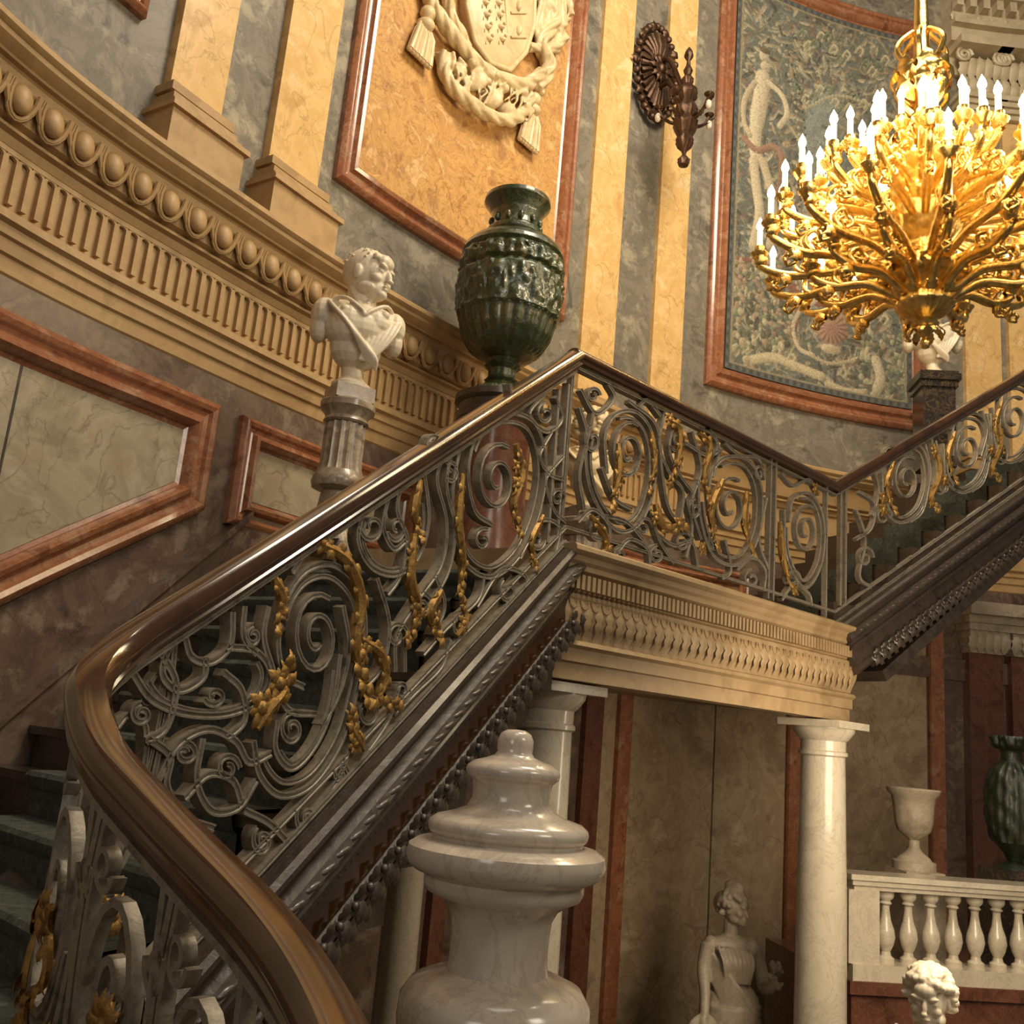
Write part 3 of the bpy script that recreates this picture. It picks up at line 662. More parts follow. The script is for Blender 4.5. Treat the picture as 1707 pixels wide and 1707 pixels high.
# ---------------------------------------------------------------- columns
def column(px,py,Y,rpx,ztop,label):
    p=atY(px,py,Y); r=rpx*msc(p); X=p.x
    rt=root('marble_column',(X,Y,-2.6),label,'column')
    ab=.045
    mb=MB(); mb.lathe((X,Y,0),[(r*1.12,-2.3),(r*1.1,-1.8),(r*1.05,-.8),(r*.97,ztop-.3),(r*.96,ztop-.22)],40); obj('shaft',mb,M['column'],rt)
    mb=MB(); mb.lathe((X,Y,0),[(r*.96,ztop-.23),(r*1.07,ztop-.22),(r*1.07,ztop-.2),(r*.99,ztop-.19),(r,ztop-.13),(r*1.12,ztop-.115),(r*1.35,ztop-.07),(r*1.38,ztop-ab)],40)
    mb.box((X,Y,ztop-ab/2),(r*2.95,r*2.95,ab),math.atan2(T2.y,T2.x)); obj('capital',mb,M['column'],rt,angle=30)
    mb=MB(); mb.lathe((X,Y,0),[(r*1.5,-2.5),(r*1.55,-2.45),(r*1.4,-2.38),(r*1.3,-2.36),(r*1.4,-2.33),(r*1.15,-2.29)],40); mb.box((X,Y,-2.55),(r*3.3,r*3.3,.1),math.atan2(T2.y,T2.x)); obj('base',mb,M['column'],rt,angle=30)
column(1372,1260,6.45,37,.265,'white marble column under the far right corner of the landing')
column(907,1210,4.85,49,.265,'white marble column behind the newel post under the near end of landing')
column(662,1600,5.9,30,.39,'pale column glimpsed left of the newel post below the stair stringer')
# ---------------------------------------------------------------- green vase
def vase(name,px,yb,Y,NPx,label):
    p=atY(px,yb,Y); X=p.x; k=msc(atY(px,(NPx[0][1]+NPx[-1][1])/2,Y))
    pr=[(r*k,zfor(X,Y,y)) for r,y in NPx][::-1]
    rt=root(name,(X,Y,pr[0][1]),label,'vase')
    return rt,X,pr,k
VP=[(0,318),(46,316),(51,311),(56,310),(57,316),(50,324),(43,334),(40,348),(42,358),(49,364),(49,370),(43,376),(60,382),(76,388),(83,396),(86,404),(82,408),(86,414),(88,424),(87,434),(82,438),(86,444),(86,452),(85,472),(81,500),(83,506),(79,512),(73,535),(61,556),(46,570),(30,577),(26,582),(30,586),(22,592),(22,604),(28,610),(24,614),(34,622),(46,628),(50,636),(50,642)]
VS=27; VP=[(r,y+VS) for r,y in VP]
YV=5.95
rt,X,pr,k=vase('green_vase',833,665,YV,VP,'large dark green glazed vase with relief figures below the framed coat of arms panel')
fine=[]
for i in range(len(pr)-1):
    for q_ in range(6): fine.append((pr[i][0]+(pr[i+1][0]-pr[i][0])*q_/6,pr[i][1]+(pr[i+1][1]-pr[i][1])*q_/6))
fine.append(pr[-1])
zA,zB,zCc,zD=[zfor(X,YV,y+VS) for y in (565,508,444,404)]
na=220
zs=np.array([p[1] for p in fine]); dm=np.zeros((len(fine),na)); ang_=np.arange(na)*2*PI/na
rv=np.random.RandomState(2)
for _ in range(260):
    b=rv.uniform(0,2*PI); zz_=rv.uniform(zB+.02,zCc-.02); wa=rv.uniform(.010,.032); wz=rv.uniform(.018,.055); amp=rv.uniform(.6,1)
    da=(ang_-b+PI)%(2*PI)-PI; e=((da*.33/wa)**2)[None,:]+(((zs-zz_)/wz)**2)[:,None]
    dm=np.maximum(dm,amp*np.exp(-e))
dm*= ((zs>zB)&(zs<zCc))[:,None]*.030
def vm2(i,z,a,j):
    if zA<z<zB: return .016*abs(math.sin(a*13))-.006
    if zCc<z<zD: return .010*math.sin(a*12+math.sin((z-zCc)*60))*math.sin((z-zCc)/(zD-zCc)*PI)+.008*math.sin(a*30)*math.sin((z-zCc)/(zD-zCc)*PI)
    return dm[i][j]
zcut=zfor(X,YV,577+VS); rows=[]
for i,(r,z) in enumerate(fine):
    if z>=zcut: rows.append([V((X+max(.0005,r+vm2(i,z,a,j))*math.cos(a),YV+max(.0005,r+vm2(i,z,a,j))*math.sin(a),z)) for j,a in enumerate(ang_)])
mb=MB(); mb.grid(rows,True,True)
for q_ in range(12):
    a=q_*PI/6+.2; c=V((X+.335*math.cos(a),YV+.335*math.sin(a),zfor(X,YV,424+VS)))
    mb.tube([c+V((-math.sin(a),math.cos(a),0))*(.05*(1-u/26))*math.cos(u*.5)+V((0,0,.05*(1-u/26)*math.sin(u*.5))) for u in range(24)],.010,6)
    c2_=V((X+.17*math.cos(a),YV+.17*math.sin(a),zfor(X,YV,350+VS))); mb.ell(c2_,(.02,.02,.03))
obj('body',mb,M['vase'],rt,angle=60)
foot=[p for p in fine if p[1]<=zfor(X,YV,576+VS)]
mb=MB(); mb.lathe((X,YV,0),foot,48,lambda r,z,a:.004*math.sin(a*12)); obj('foot',mb,M['vase'],rt,angle=60)
zb=pr[0][1]; mb=MB()
ped=root('vase_pedestal',(X,YV,ZL+.016),'tall dark red pedestal with round moulded top carrying the green vase','pedestal')
mb.lathe((X,YV,0),[(.27,zb-.16),(.28,zb-.12),(.25,zb-.1),(.26,zb-.06),(.29,zb-.04),(.29,zb-.001)],40); obj('top',mb,M['dwood'],ped,angle=30)
mb=MB(); mb.lathe((X,YV,0),[(.33,ZL+.016),(.33,ZL+.1),(.27,ZL+.13),(.24,ZL+.2),(.22,ZL+.5),(.23,zb-.22),(.26,zb-.16)],40); obj('shaft',mb,M['darkred'],ped,angle=30)
# ---------------------------------------------------------------- busts
def headgeo(curly,seed=5):
    hd=MB()
    hd.ell((0,.01,.655),(.076,.098,.105),n=20,m=14); hd.ell((0,-.03,.585),(.054,.066,.055),n=16,m=10); hd.ell((0,-.05,.64),(.062,.045,.07),n=16,m=10)
    hd.ell((0,-.085,.556),(.026,.022,.02)); hd.ell((0,-.104,.635),(.012,.015,.032),Matrix.Rotation(-.3,3,'X')); hd.ell((0,-.117,.613),(.015,.013,.010))
    for s in (-1,1):
        hd.ell((s*.032,-.09,.672),(.028,.014,.010),Matrix.Rotation(-s*.15,3,'Y'))
        hd.ell((s*.031,-.083,.650),(.016,.010,.008)); hd.ell((s*.042,-.068,.618),(.022,.024,.02)); hd.ell((s*.079,.005,.635),(.011,.021,.032)); hd.ell((s*.05,-.03,.575),(.02,.045,.025))
    hd.ell((0,-.101,.589),(.023,.012,.0055)); hd.ell((0,-.099,.577),(.019,.012,.0065)); hd.ell((0,-.075,.70),(.05,.035,.035))
    rr=random.Random(seed)
    if not curly:
        hd.ell((0,.022,.672),(.081,.098,.100),n=24,m=16)
        for k in range(13):   # short combed fringe
            x=-.06+.01*k; hd.ell((x,-.078+abs(x)*.35,.728-abs(x)*.25),(.0065,.014,.013),n=7,m=5)
        for k in range(70):
            a=rr.uniform(-PI,PI); e=rr.uniform(.1,PI/2); x,y,z=math.cos(e)*math.sin(a),-math.cos(e)*math.cos(a),math.sin(e)
            if y<-.5 and z<.6: continue
            hd.ell((x*.079,.022+y*.096,.672+z*.098),(.006,.016,.005),Matrix.Rotation(a,3,'Z'),n=6,m=5)
        return hd
    for i in range(240):
        a=rr.uniform(-PI,PI); e=rr.uniform(-.5,PI/2); x,y,z=math.cos(e)*math.sin(a),-math.cos(e)*math.cos(a),math.sin(e)
        if y<-.25 and z<.5: continue
        if z<-.05 and y<.2: continue
        s=rr.uniform(.017,.028); g=1.1
        hd.ell((x*.08*g,.012+y*.101*g,.658+z*.108*g),(s,s*1.5,s*.8),Matrix.Rotation(a,3,'Z'),n=7,m=5)
    return hd
def bustgeo(head_yaw=0,curly=False,pitch=.12,hs=1.22,hz=-.085):
    mb=MB(); hd=headgeo(curly)
    P0=V((0,.01,.56))
    M_=Matrix.Translation(V((0,.0,.56+hz)))@Matrix.Rotation(head_yaw,4,'Z')@Matrix.Rotation(pitch,4,'X')@Matrix.Scale(hs,4)@Matrix.Translation(-P0)
    hd.xf(M_)
    mb.v+=[tuple(v) for v in hd.v]; mb.f+=hd.f
    mb.tube([(0,.03,.36),(0,.025,.42),(0,.015,.5),(0,.015,.55)],lambda u:.088-.018*u,16)
    for s in (-1,1): mb.tube([(s*.02,-.06,.40),(s*.05,-.03,.46),(s*.065,.01,.53)],.016,8)
    mb.ell((0,.01,.35),(.21,.105,.08),n=20,m=12); mb.ell((0,-.015,.27),(.185,.13,.13),n=20,m=12); mb.ell((0,-.0,.17),(.135,.10,.12),n=16)
    for s in (-1,1):
        mb.ell((s*.185,.01,.325),(.065,.078,.09)); mb.ell((s*.07,-.085,.30),(.08,.055,.07))
        mb.ell((s*.195,.02,.25),(.05,.065,.08))
    mb.tube([(0,.02,.0),(0,.02,.12)],lambda u:.05+.02*u,12)
    for k in range(9):
        mb.tube(smooth([(-.17+.018*k,.03,.42-.012*k),(-.16+.022*k,-.10,.34-.02*k),(-.06+.018*k,-.135,.23-.017*k),(.03+.008*k,-.11,.10-.008*k)],4),lambda u:.011*(1-.5*u)+.003,7)
    for k in range(6):
        mb.tube(smooth([(.215-.015*k,.03,.37),(.20-.024*k,-.075,.32),(.15-.022*k,-.115,.21),(.06-.01*k,-.10,.08)],4),lambda u:.010,7)
    mb.tube(smooth([(-.2,.04,.385),(-.11,-.09,.40),(-.02,-.135,.34),(.0,-.14,.31),(.03,-.135,.34),(.12,-.09,.40),(.2,.04,.385)],5),.011,8)
    for x,z in ((-.1,.33),(.11,.34)): mb.ell((x,-.12,z),(.022,.015,.022))
    return mb
def bust(X,Y,z0,scale,yaw,hy,label,mat='bust',curly=False,vox=.0055,pitch=.12):
    rt=root('marble_bust',(X,Y,z0),label,'bust')
    mb=bustgeo(hy,curly,pitch); mb.xf(Matrix.Translation((X,Y,z0+.05*scale))@Matrix.Rotation(yaw,4,'Z')@Matrix.Scale(scale,4))
    obj('figure',mb,M[mat],rt,remesh=vox*scale,sm=1)
    mb=MB(); mb.lathe((X,Y,z0),[(.1*scale,0),(.1*scale,.02*scale),(.08*scale,.035*scale),(.055*scale,.06*scale),(.05*scale,.1*scale)],32); obj('socle',mb,M[mat],rt,angle=35)
    return rt
BH=.78
p=atY(584,650,4.9); z0=p.z+.0; ztop=atY(608,413,4.9).z
sB=(ztop-z0)/BH
bust(p.x,4.9,z0,sB*.98,math.radians(20),math.radians(48),'ivory marble bust of a short haired man in draped cloak on fluted column',pitch=.06,vox=.0045)
def fluted(X,Y,z0,z1,R,label,mat='fluted'):
    rt=root('fluted_pedestal',(X,Y,z0),label,'pedestal')
    mb=MB(); mb.box((X,Y,z1-.04),(R*1.9,R*1.9,.08),.5); obj('plinth_block',mb,M[mat],rt)
    mb=MB(); mb.lathe((X,Y,0),[(R*1.0,z1-.2),(R*1.08,z1-.19),(R*1.0,z1-.17),(R*1.05,z1-.15),(R*1.3,z1-.12),(R*1.32,z1-.09),(R*1.25,z1-.081)],48); obj('capital',mb,M[mat],rt,angle=35)
    zb_=z0+(z1-z0)*.42
    mb=MB(); mb.lathe((X,Y,0),[(R*1.08,zb_+.06),(R*1.0,zb_+.1),(R*.97,z1-.2)],96,lambda r,z,a:-.010*abs(math.sin(a*8))); obj('shaft',mb,M[mat],rt,angle=60)
    mb=MB(); mb.lathe((X,Y,0),[(R*1.25,z0),(R*1.25,z0+.06),(R*1.0,z0+.1),(R*.75,zb_-.05),(R*1.2,zb_-.03),(R*1.28,zb_),(R*1.2,zb_+.03),(R*1.08,zb_+.06)],48); obj('base',mb,M[mat],rt,angle=35)
fluted(p.x,4.9,ZL-.06,z0-.002,.112,'fluted veined marble column pedestal under the ivory bust')
p=atY(975,850,6.5); zt_=atY(985,685,6.5).z
bust(p.x,6.5,p.z,(zt_-p.z)/BH,math.radians(10),math.radians(30),'pale bust half hidden behind the landing railing near its left end',mat='relief',curly=True)
fluted(p.x,6.5,ZL+.016,p.z-.002,.14,'fluted pedestal seen through the landing railing scrolls')
YB=8.1
p=atY(1556,628,YB); zt_=atY(1557,500,YB).z
bust(p.x,YB,p.z,(zt_-p.z)/BH*1.1,math.radians(-12),0,'white bust partly hidden under the chandelier on a black pedestal',curly=True)
kk=int(((p.x-C2.x)*h2.x+(YB-C2.y)*h2.y)/(.17/slope2))+2; zst=ZL+.17*kk+.002
rt=root('black_pedestal',(p.x,YB,zst),'black and gold veined marble pedestal beneath the white bust by the tapestry','pedestal')
mb=MB(); mb.box((p.x,YB,(zst+p.z-.15)/2),(.28,.28,p.z-.15-zst),-.1); obj('shaft',mb,M['black'],rt)
mb=MB(); mb.box((p.x,YB,p.z-.12),(.32,.32,.06),-.1); mb.box((p.x,YB,p.z-.06),(.36,.36,.06),-.1); mb.box((p.x,YB,p.z-.016),(.33,.33,.028),-.1); obj('cap',mb,M['black'],rt)
p=atY(1552,1760,4.8); zt_=atY(1545,1612,4.8).z
bs=.86
bust(p.x,4.8,zt_-BH*bs,bs,math.radians(-5),math.radians(-30),'pale bust with curly hair at bottom right before the stone balustrade',curly=True)
rt=root('bust_pedestal',(p.x,4.8,-2.6),'plain stone pedestal under the curly haired bust at bottom right','pedestal')
mb=MB(); zz=zt_-BH*bs; mb.box((p.x,4.8,(zz-.08-2.6)/2),(.36,.36,zz-.08+2.6)); obj('shaft',mb,M['grey_stat'],rt)
mb=MB(); mb.box((p.x,4.8,zz-.041),(.44,.44,.08)); obj('cap',mb,M['grey_stat'],rt)
# ---------------------------------------------------------------- draped statue
def statue():
    p=atY(1222,1467,7.2); X,Y=p.x,7.2; H=1.60; z0=p.z-H
    rt=root('draped_statue',(X,Y,-2.6),'grey marble statue of a draped standing woman between the landing columns','statue')
    mb=MB(); hd=headgeo(True,9); P0=V((0,.01,.56))
    hd.ell((0,.02,.80),(.035,.09,.05)); hd.ell((0,.12,.66),(.055,.06,.08))
    hd.xf(Matrix.Translation((0,.0,1.335))@Matrix.Rotation(math.radians(35),4,'Z')@Matrix.Rotation(.1,4,'X')@Matrix.Scale(.92,4)@Matrix.Translation(-P0)); mb.v+=hd.v; mb.f+=hd.f
    mb.tube([(0,.02,1.18),(0,.01,1.33)],.052,10); mb.ell((0,.01,1.17),(.17,.09,.07),n=16); mb.ell((0,0,1.06),(.145,.11,.14),n=16)
    for s in (-1,1): mb.ell((s*.06,-.08,1.10),(.06,.055,.055)); mb.ell((s*.155,.0,1.15),(.055,.065,.08))
    mb.ell((0,0,.92),(.14,.115,.13)); mb.ell((.02,.0,.78),(.20,.16,.17),n=16)
    mb.tube([(0,0,.8),(.0,.0,.5),(0,.0,.2),(0,.0,.0)],lambda u:.20+.07*u,18)
    mb.tube(smooth([(-.17,0,1.17),(-.21,-.02,1.02),(-.23,-.10,.88),(-.26,-.17,.74)],4),lambda u:.055-.026*u,10); mb.ell((-.27,-.18,.71),(.03,.03,.05))
    mb.tube(smooth([(.17,0,1.17),(.22,-.02,1.02),(.22,-.07,.92),(.20,-.2,.94),(.20,-.24,.98)],4),lambda u:.055-.024*u,10); mb.ell((.20,-.24,1.0),(.035,.03,.04))
    rr=random.Random(3)
    for i in range(22): mb.ell((.20+rr.uniform(-.05,.06),-.25+rr.uniform(-.03,.03),1.03+rr.uniform(-.06,.09)),rr.uniform(.014,.026),n=7,m=5)
    mb.ell((-.26,-.16,.62),(.13,.035,.15),n=16); mb.ell((-.26,-.19,.62),(.08,.03,.09),n=16)
    for k in range(18):
        a=-PI*.05-PI*.9*k/17; x,y=math.cos(a),math.sin(a)
        mb.tube(smooth([(x*.15,y*.12,.88),(x*.22+.01*math.sin(k*2),y*.2,.6),(x*.24+.02*math.sin(k*3),y*.24,.3),(x*.28,y*.28,.0)],4),.018,6)
    for k in range(8):
        mb.tube(smooth([(-.18,-.02,1.15-.02*k),(-.06,-.15,.98-.035*k),(.1,-.17,.82-.04*k),(.22,-.02,.78-.045*k)],4),.018,6)
    for k in range(8): mb.tube(smooth([(-.14+.035*k,-.085,1.18-.005*k),(-.12+.032*k,-.145,1.08),(-.09+.025*k,-.12,.94)],4),.012,6)
    mb.xf(Matrix.Translation((X,Y,z0))@Matrix.Rotation(math.radians(12),4,'Z'))
    obj('figure',mb,M['grey_stat'],rt,remesh=.009,sm=1)
    mb=MB(); mb.lathe((X,Y,-2.6),[(.32,0),(.32,z0+2.6-.06),(.36,z0+2.6-.04),(.34,z0+2.6+.01)],32); obj('plinth',mb,M['grey_stat'],rt,angle=30)
statue()
# ---------------------------------------------------------------- balustrade bottom right
A=V((2.5,6.88,0)); Bq=V((5.2,7.26,0)); T3=(Bq-A).normalized(); ang=math.atan2(T3.y,T3.x); N3=V((T3.y,-T3.x,0))
zt=-.71; zb=-1.27
rt=root('stone_balustrade',tuple(A+V((0,0,-2.6))),'cream stone balustrade with vase shaped balusters at lower right','balustrade')
def bb(mb,z0,z1,w,l0=-.03,l1=2.7):
    c=A+T3*((l0+l1)/2); mb.box((c.x,c.y,(z0+z1)/2),(l1-l0,w,z1-z0),ang); return mb
mb=MB(); bb(mb,zt-.035,zt,.27,-.05); bb(mb,zt-.07,zt-.035,.23,-.03); bb(mb,zt-.1,zt-.07,.19,-.01); obj('coping',mb,M['column'],rt)
mb=MB(); bb(mb,zb-.1,zb,.24); obj('plinth_rail',mb,M['column'],rt)
mb=MB(); bb(mb,-2.6,zb-.1,.2); bb(mb,zb-.18,zb-.1,.28,-.06); obj('dado_wall',mb,M['darkred'],rt)
for c in (A+T3*.06,A+T3*2.6):
    mb=MB(); mb.box((c.x,c.y,(zt-.1+zb)/2),(.22,.2,zt-.1-zb),ang); obj('end_pier',mb,M['column'],rt)
hb=zt-.1-zb; s=.27
while s<2.45:
    c=A+T3*s; mb=MB(); mb.lathe((c.x,c.y,zb),[(.055,0),(.055,.03),(.035,.045),(.03,.07),(.05,.11),(.062,.16),(.055,.21),(.035,.27),(.026,.33),(.026,.36),(.042,.375),(.03,.39),(.05,.41),(.055,.425),(.055,hb)],20); obj('baluster',mb,M['column'],rt,angle=35); s+=.165
mb=MB(); c=A+T3*1.3-N3*.6; mb.box((c.x,c.y,-1.98),(2.8,1.0,1.24),ang); obj('wall_platform',mb,M['darkred'],kind='structure')
UP=[(0,1322),(36,1320),(41,1314),(43,1316),(41,1322),(35,1328),(32,1345),(30,1370),(26,1385),(14,1395),(9,1400),(9,1412),(14,1420),(24,1428),(28,1434),(34,1436),(34,1450)]
Yu=7.35; rt,X,pr,k=vase('marble_urn',1524,1440,Yu,UP,'small pale marble urn standing behind the lower right balustrade')
mb=MB(); mb.lathe((X,Yu,0),pr[6:],32,lambda r,z,a:.004*math.sin(a*14)); obj('bowl',mb,M['grey_stat'],rt,angle=50)
mb=MB(); mb.lathe((X,Yu,0),pr[:7],32); obj('foot',mb,M['grey_stat'],rt,angle=40)
zu=pr[0][1]; mb=MB(); mb.box((X,Yu,(zu-1.36)/2-.001),(.3,.3,zu+1.36),ang); obj('urn_plinth',mb,M['grey_stat'],label='square stone plinth under the small pale urn behind balustrade',cat='plinth')
GP=[(0,1238),(26,1235),(30,1228),(32,1231),(28,1243),(17,1253),(17,1268),(32,1285),(40,1305),(42,1340),(40,1375),(32,1405),(16,1425),(12,1435),(26,1445),(32,1450)]
rt,X,pr,k=vase('green_vase',1692,1445,Yu+.1,GP,'dark green vase on a plinth at the right edge behind the balustrade')
fi=[]
for i in range(4,len(pr)-1):
    for q_ in range(4): fi.append((pr[i][0]+(pr[i+1][0]-pr[i][0])*q_/4,pr[i][1]+(pr[i+1][1]-pr[i][1])*q_/4))
mb=MB(); mb.lathe((X,Yu+.1,0),fi,72,lambda r,z,a:.012*abs(math.sin(a*9))+.008*math.sin(a*7+z*40) if r>.1 else 0); obj('body',mb,M['vase2'],rt,angle=60)
mb=MB(); mb.lathe((X,Yu+.1,0),pr[:5],32); obj('foot',mb,M['vase2'],rt)
zu=pr[0][1]; mb=MB(); mb.box((X,Yu+.1,(zu-1.36)/2-.001),(.36,.36,zu+1.36),ang); obj('vase_plinth',mb,M['black'],label='dark plinth under the green vase at right edge',cat='plinth')
# ---------------------------------------------------------------- tapestry
sa,za=tin[0]; sb,zb2=tin[2]
nx,ny=260,460
AA,BB=np.meshgrid(np.linspace(0,1,nx),np.linspace(0,1,ny))
col=np.zeros((ny,nx,3)); col[:]=(.12,.12,.09)
asp=(zb2-za)/(sb-sa); rs=np.random.RandomState(4)
pal=[(.30,.26,.17),(.17,.165,.11),(.36,.30,.19),(.13,.145,.14),(.21,.21,.175),(.07,.065,.05),(.29,.21,.13),(.42,.36,.24),(.19,.13,.09)]
def ellp(a,b,ra,rb,c,rot=0,alpha=1,ed=.35,stripe=0):
    R_=max(ra,rb); i0=max(0,int((a-R_)*nx)); i1=min(nx,int((a+R_)*nx)+2); j0=max(0,int((b-R_/asp)*ny)); j1=min(ny,int((b+R_/asp)*ny)+2)
    if i1<=i0 or j1<=j0: return
    da=(AA[j0:j1,i0:i1]-a); db=(BB[j0:j1,i0:i1]-b)*asp; x=da*math.cos(rot)+db*math.sin(rot); y=-da*math.sin(rot)+db*math.cos(rot)
    e=(x/ra)**2+(y/(rb))**2; m=np.clip((1-e)/ed,0,1)*alpha
    cc=np.array(c)*(.85-.45*np.clip(x/ra*.7-y/rb*.5,-1,1))[...,None]
    if stripe: cc=cc*(.45+.55*np.abs(np.sin(np.arctan2(y,x)*stripe)))[...,None]
    col[j0:j1,i0:i1]=col[j0:j1,i0:i1]*(1-m[...,None])+cc*m[...,None]
for i in range(3000):
    a,b=rs.rand(2); ellp(a,b,rs.uniform(.004,.014),rs.uniform(.014,.055),pal[rs.randint(len(pal))],rs.uniform(0,PI),.75)
def ab(px,py):
    s,z=W(px,py,.03); return (s-sa)/(sb-sa),(z-za)/(zb2-za)
pw=1/((sb-sa)*178)
def E_(px,py,rx,ry,c,rot=0,alpha=1,**k):
    a,b=ab(px,py); ellp(a,b,rx*pw,ry*pw,c,rot,alpha,**k)
def strokes(pts,c,w,al=.9):
    P=smooth([(a,b,0) for a,b in pts],9)
    for q_ in P: E_(q_.x,q_.y,w,w,c,0,al)
E_(1390,380,75,110,(.26,.27,.22),0,.8); E_(1380,250,60,150,(.20,.22,.195),0,.7)
for i in range(420):
    E_(rs.uniform(1320,1500),rs.uniform(40,500),rs.uniform(2,6),rs.uniform(5,20),pal[rs.randint(len(pal))],rs.uniform(0,PI),.6)
for (sx_,sy_,dx,dy,n_) in ((1330,60,150,60,14),(1325,150,120,40,10),(1330,420,150,110,12),(1215,420,110,60,9),(1225,560,100,40,8)):
    for i in range(n_):
        x=sx_+dx*i/n_; y=sy_+dy*i/n_+14*math.sin(i*1.3); strokes([(x,y),(x+7,y-9),(x+13,y-2),(x+8,y+6)],(.38,.33,.21) if i%2 else (.16,.17,.10),3.2)
sk=(.47,.39,.26)
strokes([(1274,95),(1276,112)],sk,13); strokes([(1272,130),(1268,165),(1262,200)],sk,19); strokes([(1262,200),(1258,235),(1262,265)],sk,16); strokes([(1256,270),(1262,320),(1266,360),(1256,410)],sk,12); strokes([(1272,270),(1286,320),(1290,365),(1284,410)],(.42,.34,.22),11)
strokes([(1282,138),(1304,160),(1312,190),(1300,210)],sk,7); strokes([(1258,138),(1242,165),(1240,200),(1250,225)],(.42,.34,.22),7)
strokes([(1240,230),(1262,250),(1290,245),(1304,270),(1296,330)],(.25,.15,.10),8); strokes([(1262,130),(1268,200),(1260,260)],(.36,.28,.18),2); strokes([(1270,300),(1272,400)],(.10,.08,.05),2.5)
E_(1275,84,14,8,(.14,.10,.06))
strokes([(1310,420),(1320,470),(1345,500),(1385,510),(1430,520),(1470,500)],(.24,.09,.06),6)
strokes([(1230,430),(1270,440),(1310,470),(1330,520),(1320,560)],(.23,.10,.065),5)
strokes([(1300,60),(1330,200),(1330,300),(1310,400),(1330,480)],(.38,.33,.22),4)
strokes([(1308,60),(1340,200),(1340,300),(1320,400)],(.05,.05,.035),3)
strokes([(1345,180),(1395,160),(1450,175),(1500,200)],(.36,.31,.2),5)
E_(1385,545,40,38,(.42,.25,.17),0,1,stripe=9); E_(1385,582,24,10,(.45,.36,.23))
strokes([(1335,515),(1322,545),(1332,580),(1355,592)],(.46,.38,.25),5); strokes([(1435,520),(1450,555),(1442,590),(1420,602)],(.46,.38,.25),5); strokes([(1345,512),(1385,490),(1430,513)],(.46,.38,.25),5); strokes([(1350,592),(1385,606),(1425,600)],(.40,.32,.2),4)
strokes([(1320,470),(1350,440),(1390,450),(1420,480),(1400,500)],(.40,.34,.23),5)
for i in range(260): E_(rs.uniform(1210,1320),rs.uniform(430,580),rs.uniform(3,8),rs.uniform(3,9),[(.42,.37,.24),(.22,.23,.13),(.36,.25,.16),(.10,.10,.065)][rs.randint(4)],0,.85)
for i in range(130): E_(rs.uniform(1430,1520),rs.uniform(560,690),rs.uniform(3,8),rs.uniform(3,9),[(.42,.37,.24),(.22,.23,.13),(.36,.28,.18),(.10,.10,.065)][rs.randint(4)],0,.85)
strokes([(1255,600),(1290,596),(1330,612),(1370,628)],(.42,.35,.22),10); strokes([(1380,640),(1410,652),(1440,655)],(.38,.31,.2),8); strokes([(1238,570),(1244,600)],(.40,.33,.2),9); strokes([(1460,600),(1468,630),(1462,650)],(.44,.37,.25),11)
bd=np.minimum(np.minimum(AA,1-AA)*(sb-sa),np.minimum(BB,1-BB)*(zb2-za))
m=(bd<.06)[...,None]; col[:]=np.where(m,np.array((.085,.085,.075))*(1+.4*np.sin(AA*160)*np.sin(BB*220))[...,None],col)
m=((bd>.06)&(bd<.08))[...,None]; col[:]=np.where(m,np.array((.24,.20,.12)),col)
col*= (1+.15*rs.randn(ny,nx))[...,None]; col=np.clip(col,0.008,1)
mb=MB(); mb.grid([[wp(sa+(sb-sa)*i/(nx-1),za+(zb2-za)*j/(ny-1),.03) for i in range(nx)] for j in range(ny)])
m,nt,b=newmat('woven_tapestry'); at=nt.nodes.new('ShaderNodeAttribute'); at.attribute_name='Col'; nt.links.new(at.outputs['Color'],b.inputs['Base Color']); b.inputs['Roughness'].default_value=.95
o=obj('wall_tapestry',mb,m,label='tall woven tapestry of figures, foliage and a red shell in red marble frame',cat='tapestry')
ca=o.data.color_attributes.new('Col','FLOAT_COLOR','POINT')
ca.data.foreach_set('color',np.concatenate([col.reshape(-1,3),np.ones((nx*ny,1))],1).astype(np.float32).ravel())
# ---------------------------------------------------------------- coat of arms relief
rt=root('coat_of_arms_relief',tuple(WP(810,240,.03)),'cream carved coat of arms with drapery and tassels on the orange marble panel','wall relief')
mb=MB()
def pt(x,y,o=.06): return WP(x,y,0)+wn(W(x,y)[0])*o
shield=[(762,-60),(866,-60),(873,-20),(872,50),(858,95),(832,124),(800,112),(775,78),(762,20)]
cx=sum(p[0] for p in shield)/9; cy=sum(p[1] for p in shield)/9
def plate(mb,pts,o0,o1,k=.9):
    mb.grid([[pt(x,y,o0) for x,y in pts],[pt(x,y,o1*.8) for x,y in pts],[pt(cx+(x-cx)*k,cy+(y-cy)*k,o1) for x,y in pts]],True,True)
plate(mb,shield,.01,.12,.94)
mb.tube([pt(cx+(x-cx)*1.02,cy+(y-cy)*1.02,.11) for x,y in shield+shield[:1]],.022,8)
rr=random.Random(8)
for r in range(7):
    for c in range(2):
        x=783+c*22+r*2; y=-45+r*20; mb.ell(pt(x,y,.125),(.035,.02,.02)); mb.ell(pt(x+6,y-5,.13),.014); mb.ell(pt(x-4,y+6,.125),(.006,.006,.02)); mb.ell(pt(x+3,y+6,.125),(.006,.006,.02))
mb.tube([pt(812,-60,.125),pt(822,0,.125),pt(832,110,.11)],.01)
for y in (-20,20,60): mb.ell(pt(845,y,.125),(.03,.02,.045)); mb.tube([pt(832,y+12,.125),pt(858,y+12,.125)],.01)
obj('shield',mb,M['relief'],rt,angle=50)
mb=MB()
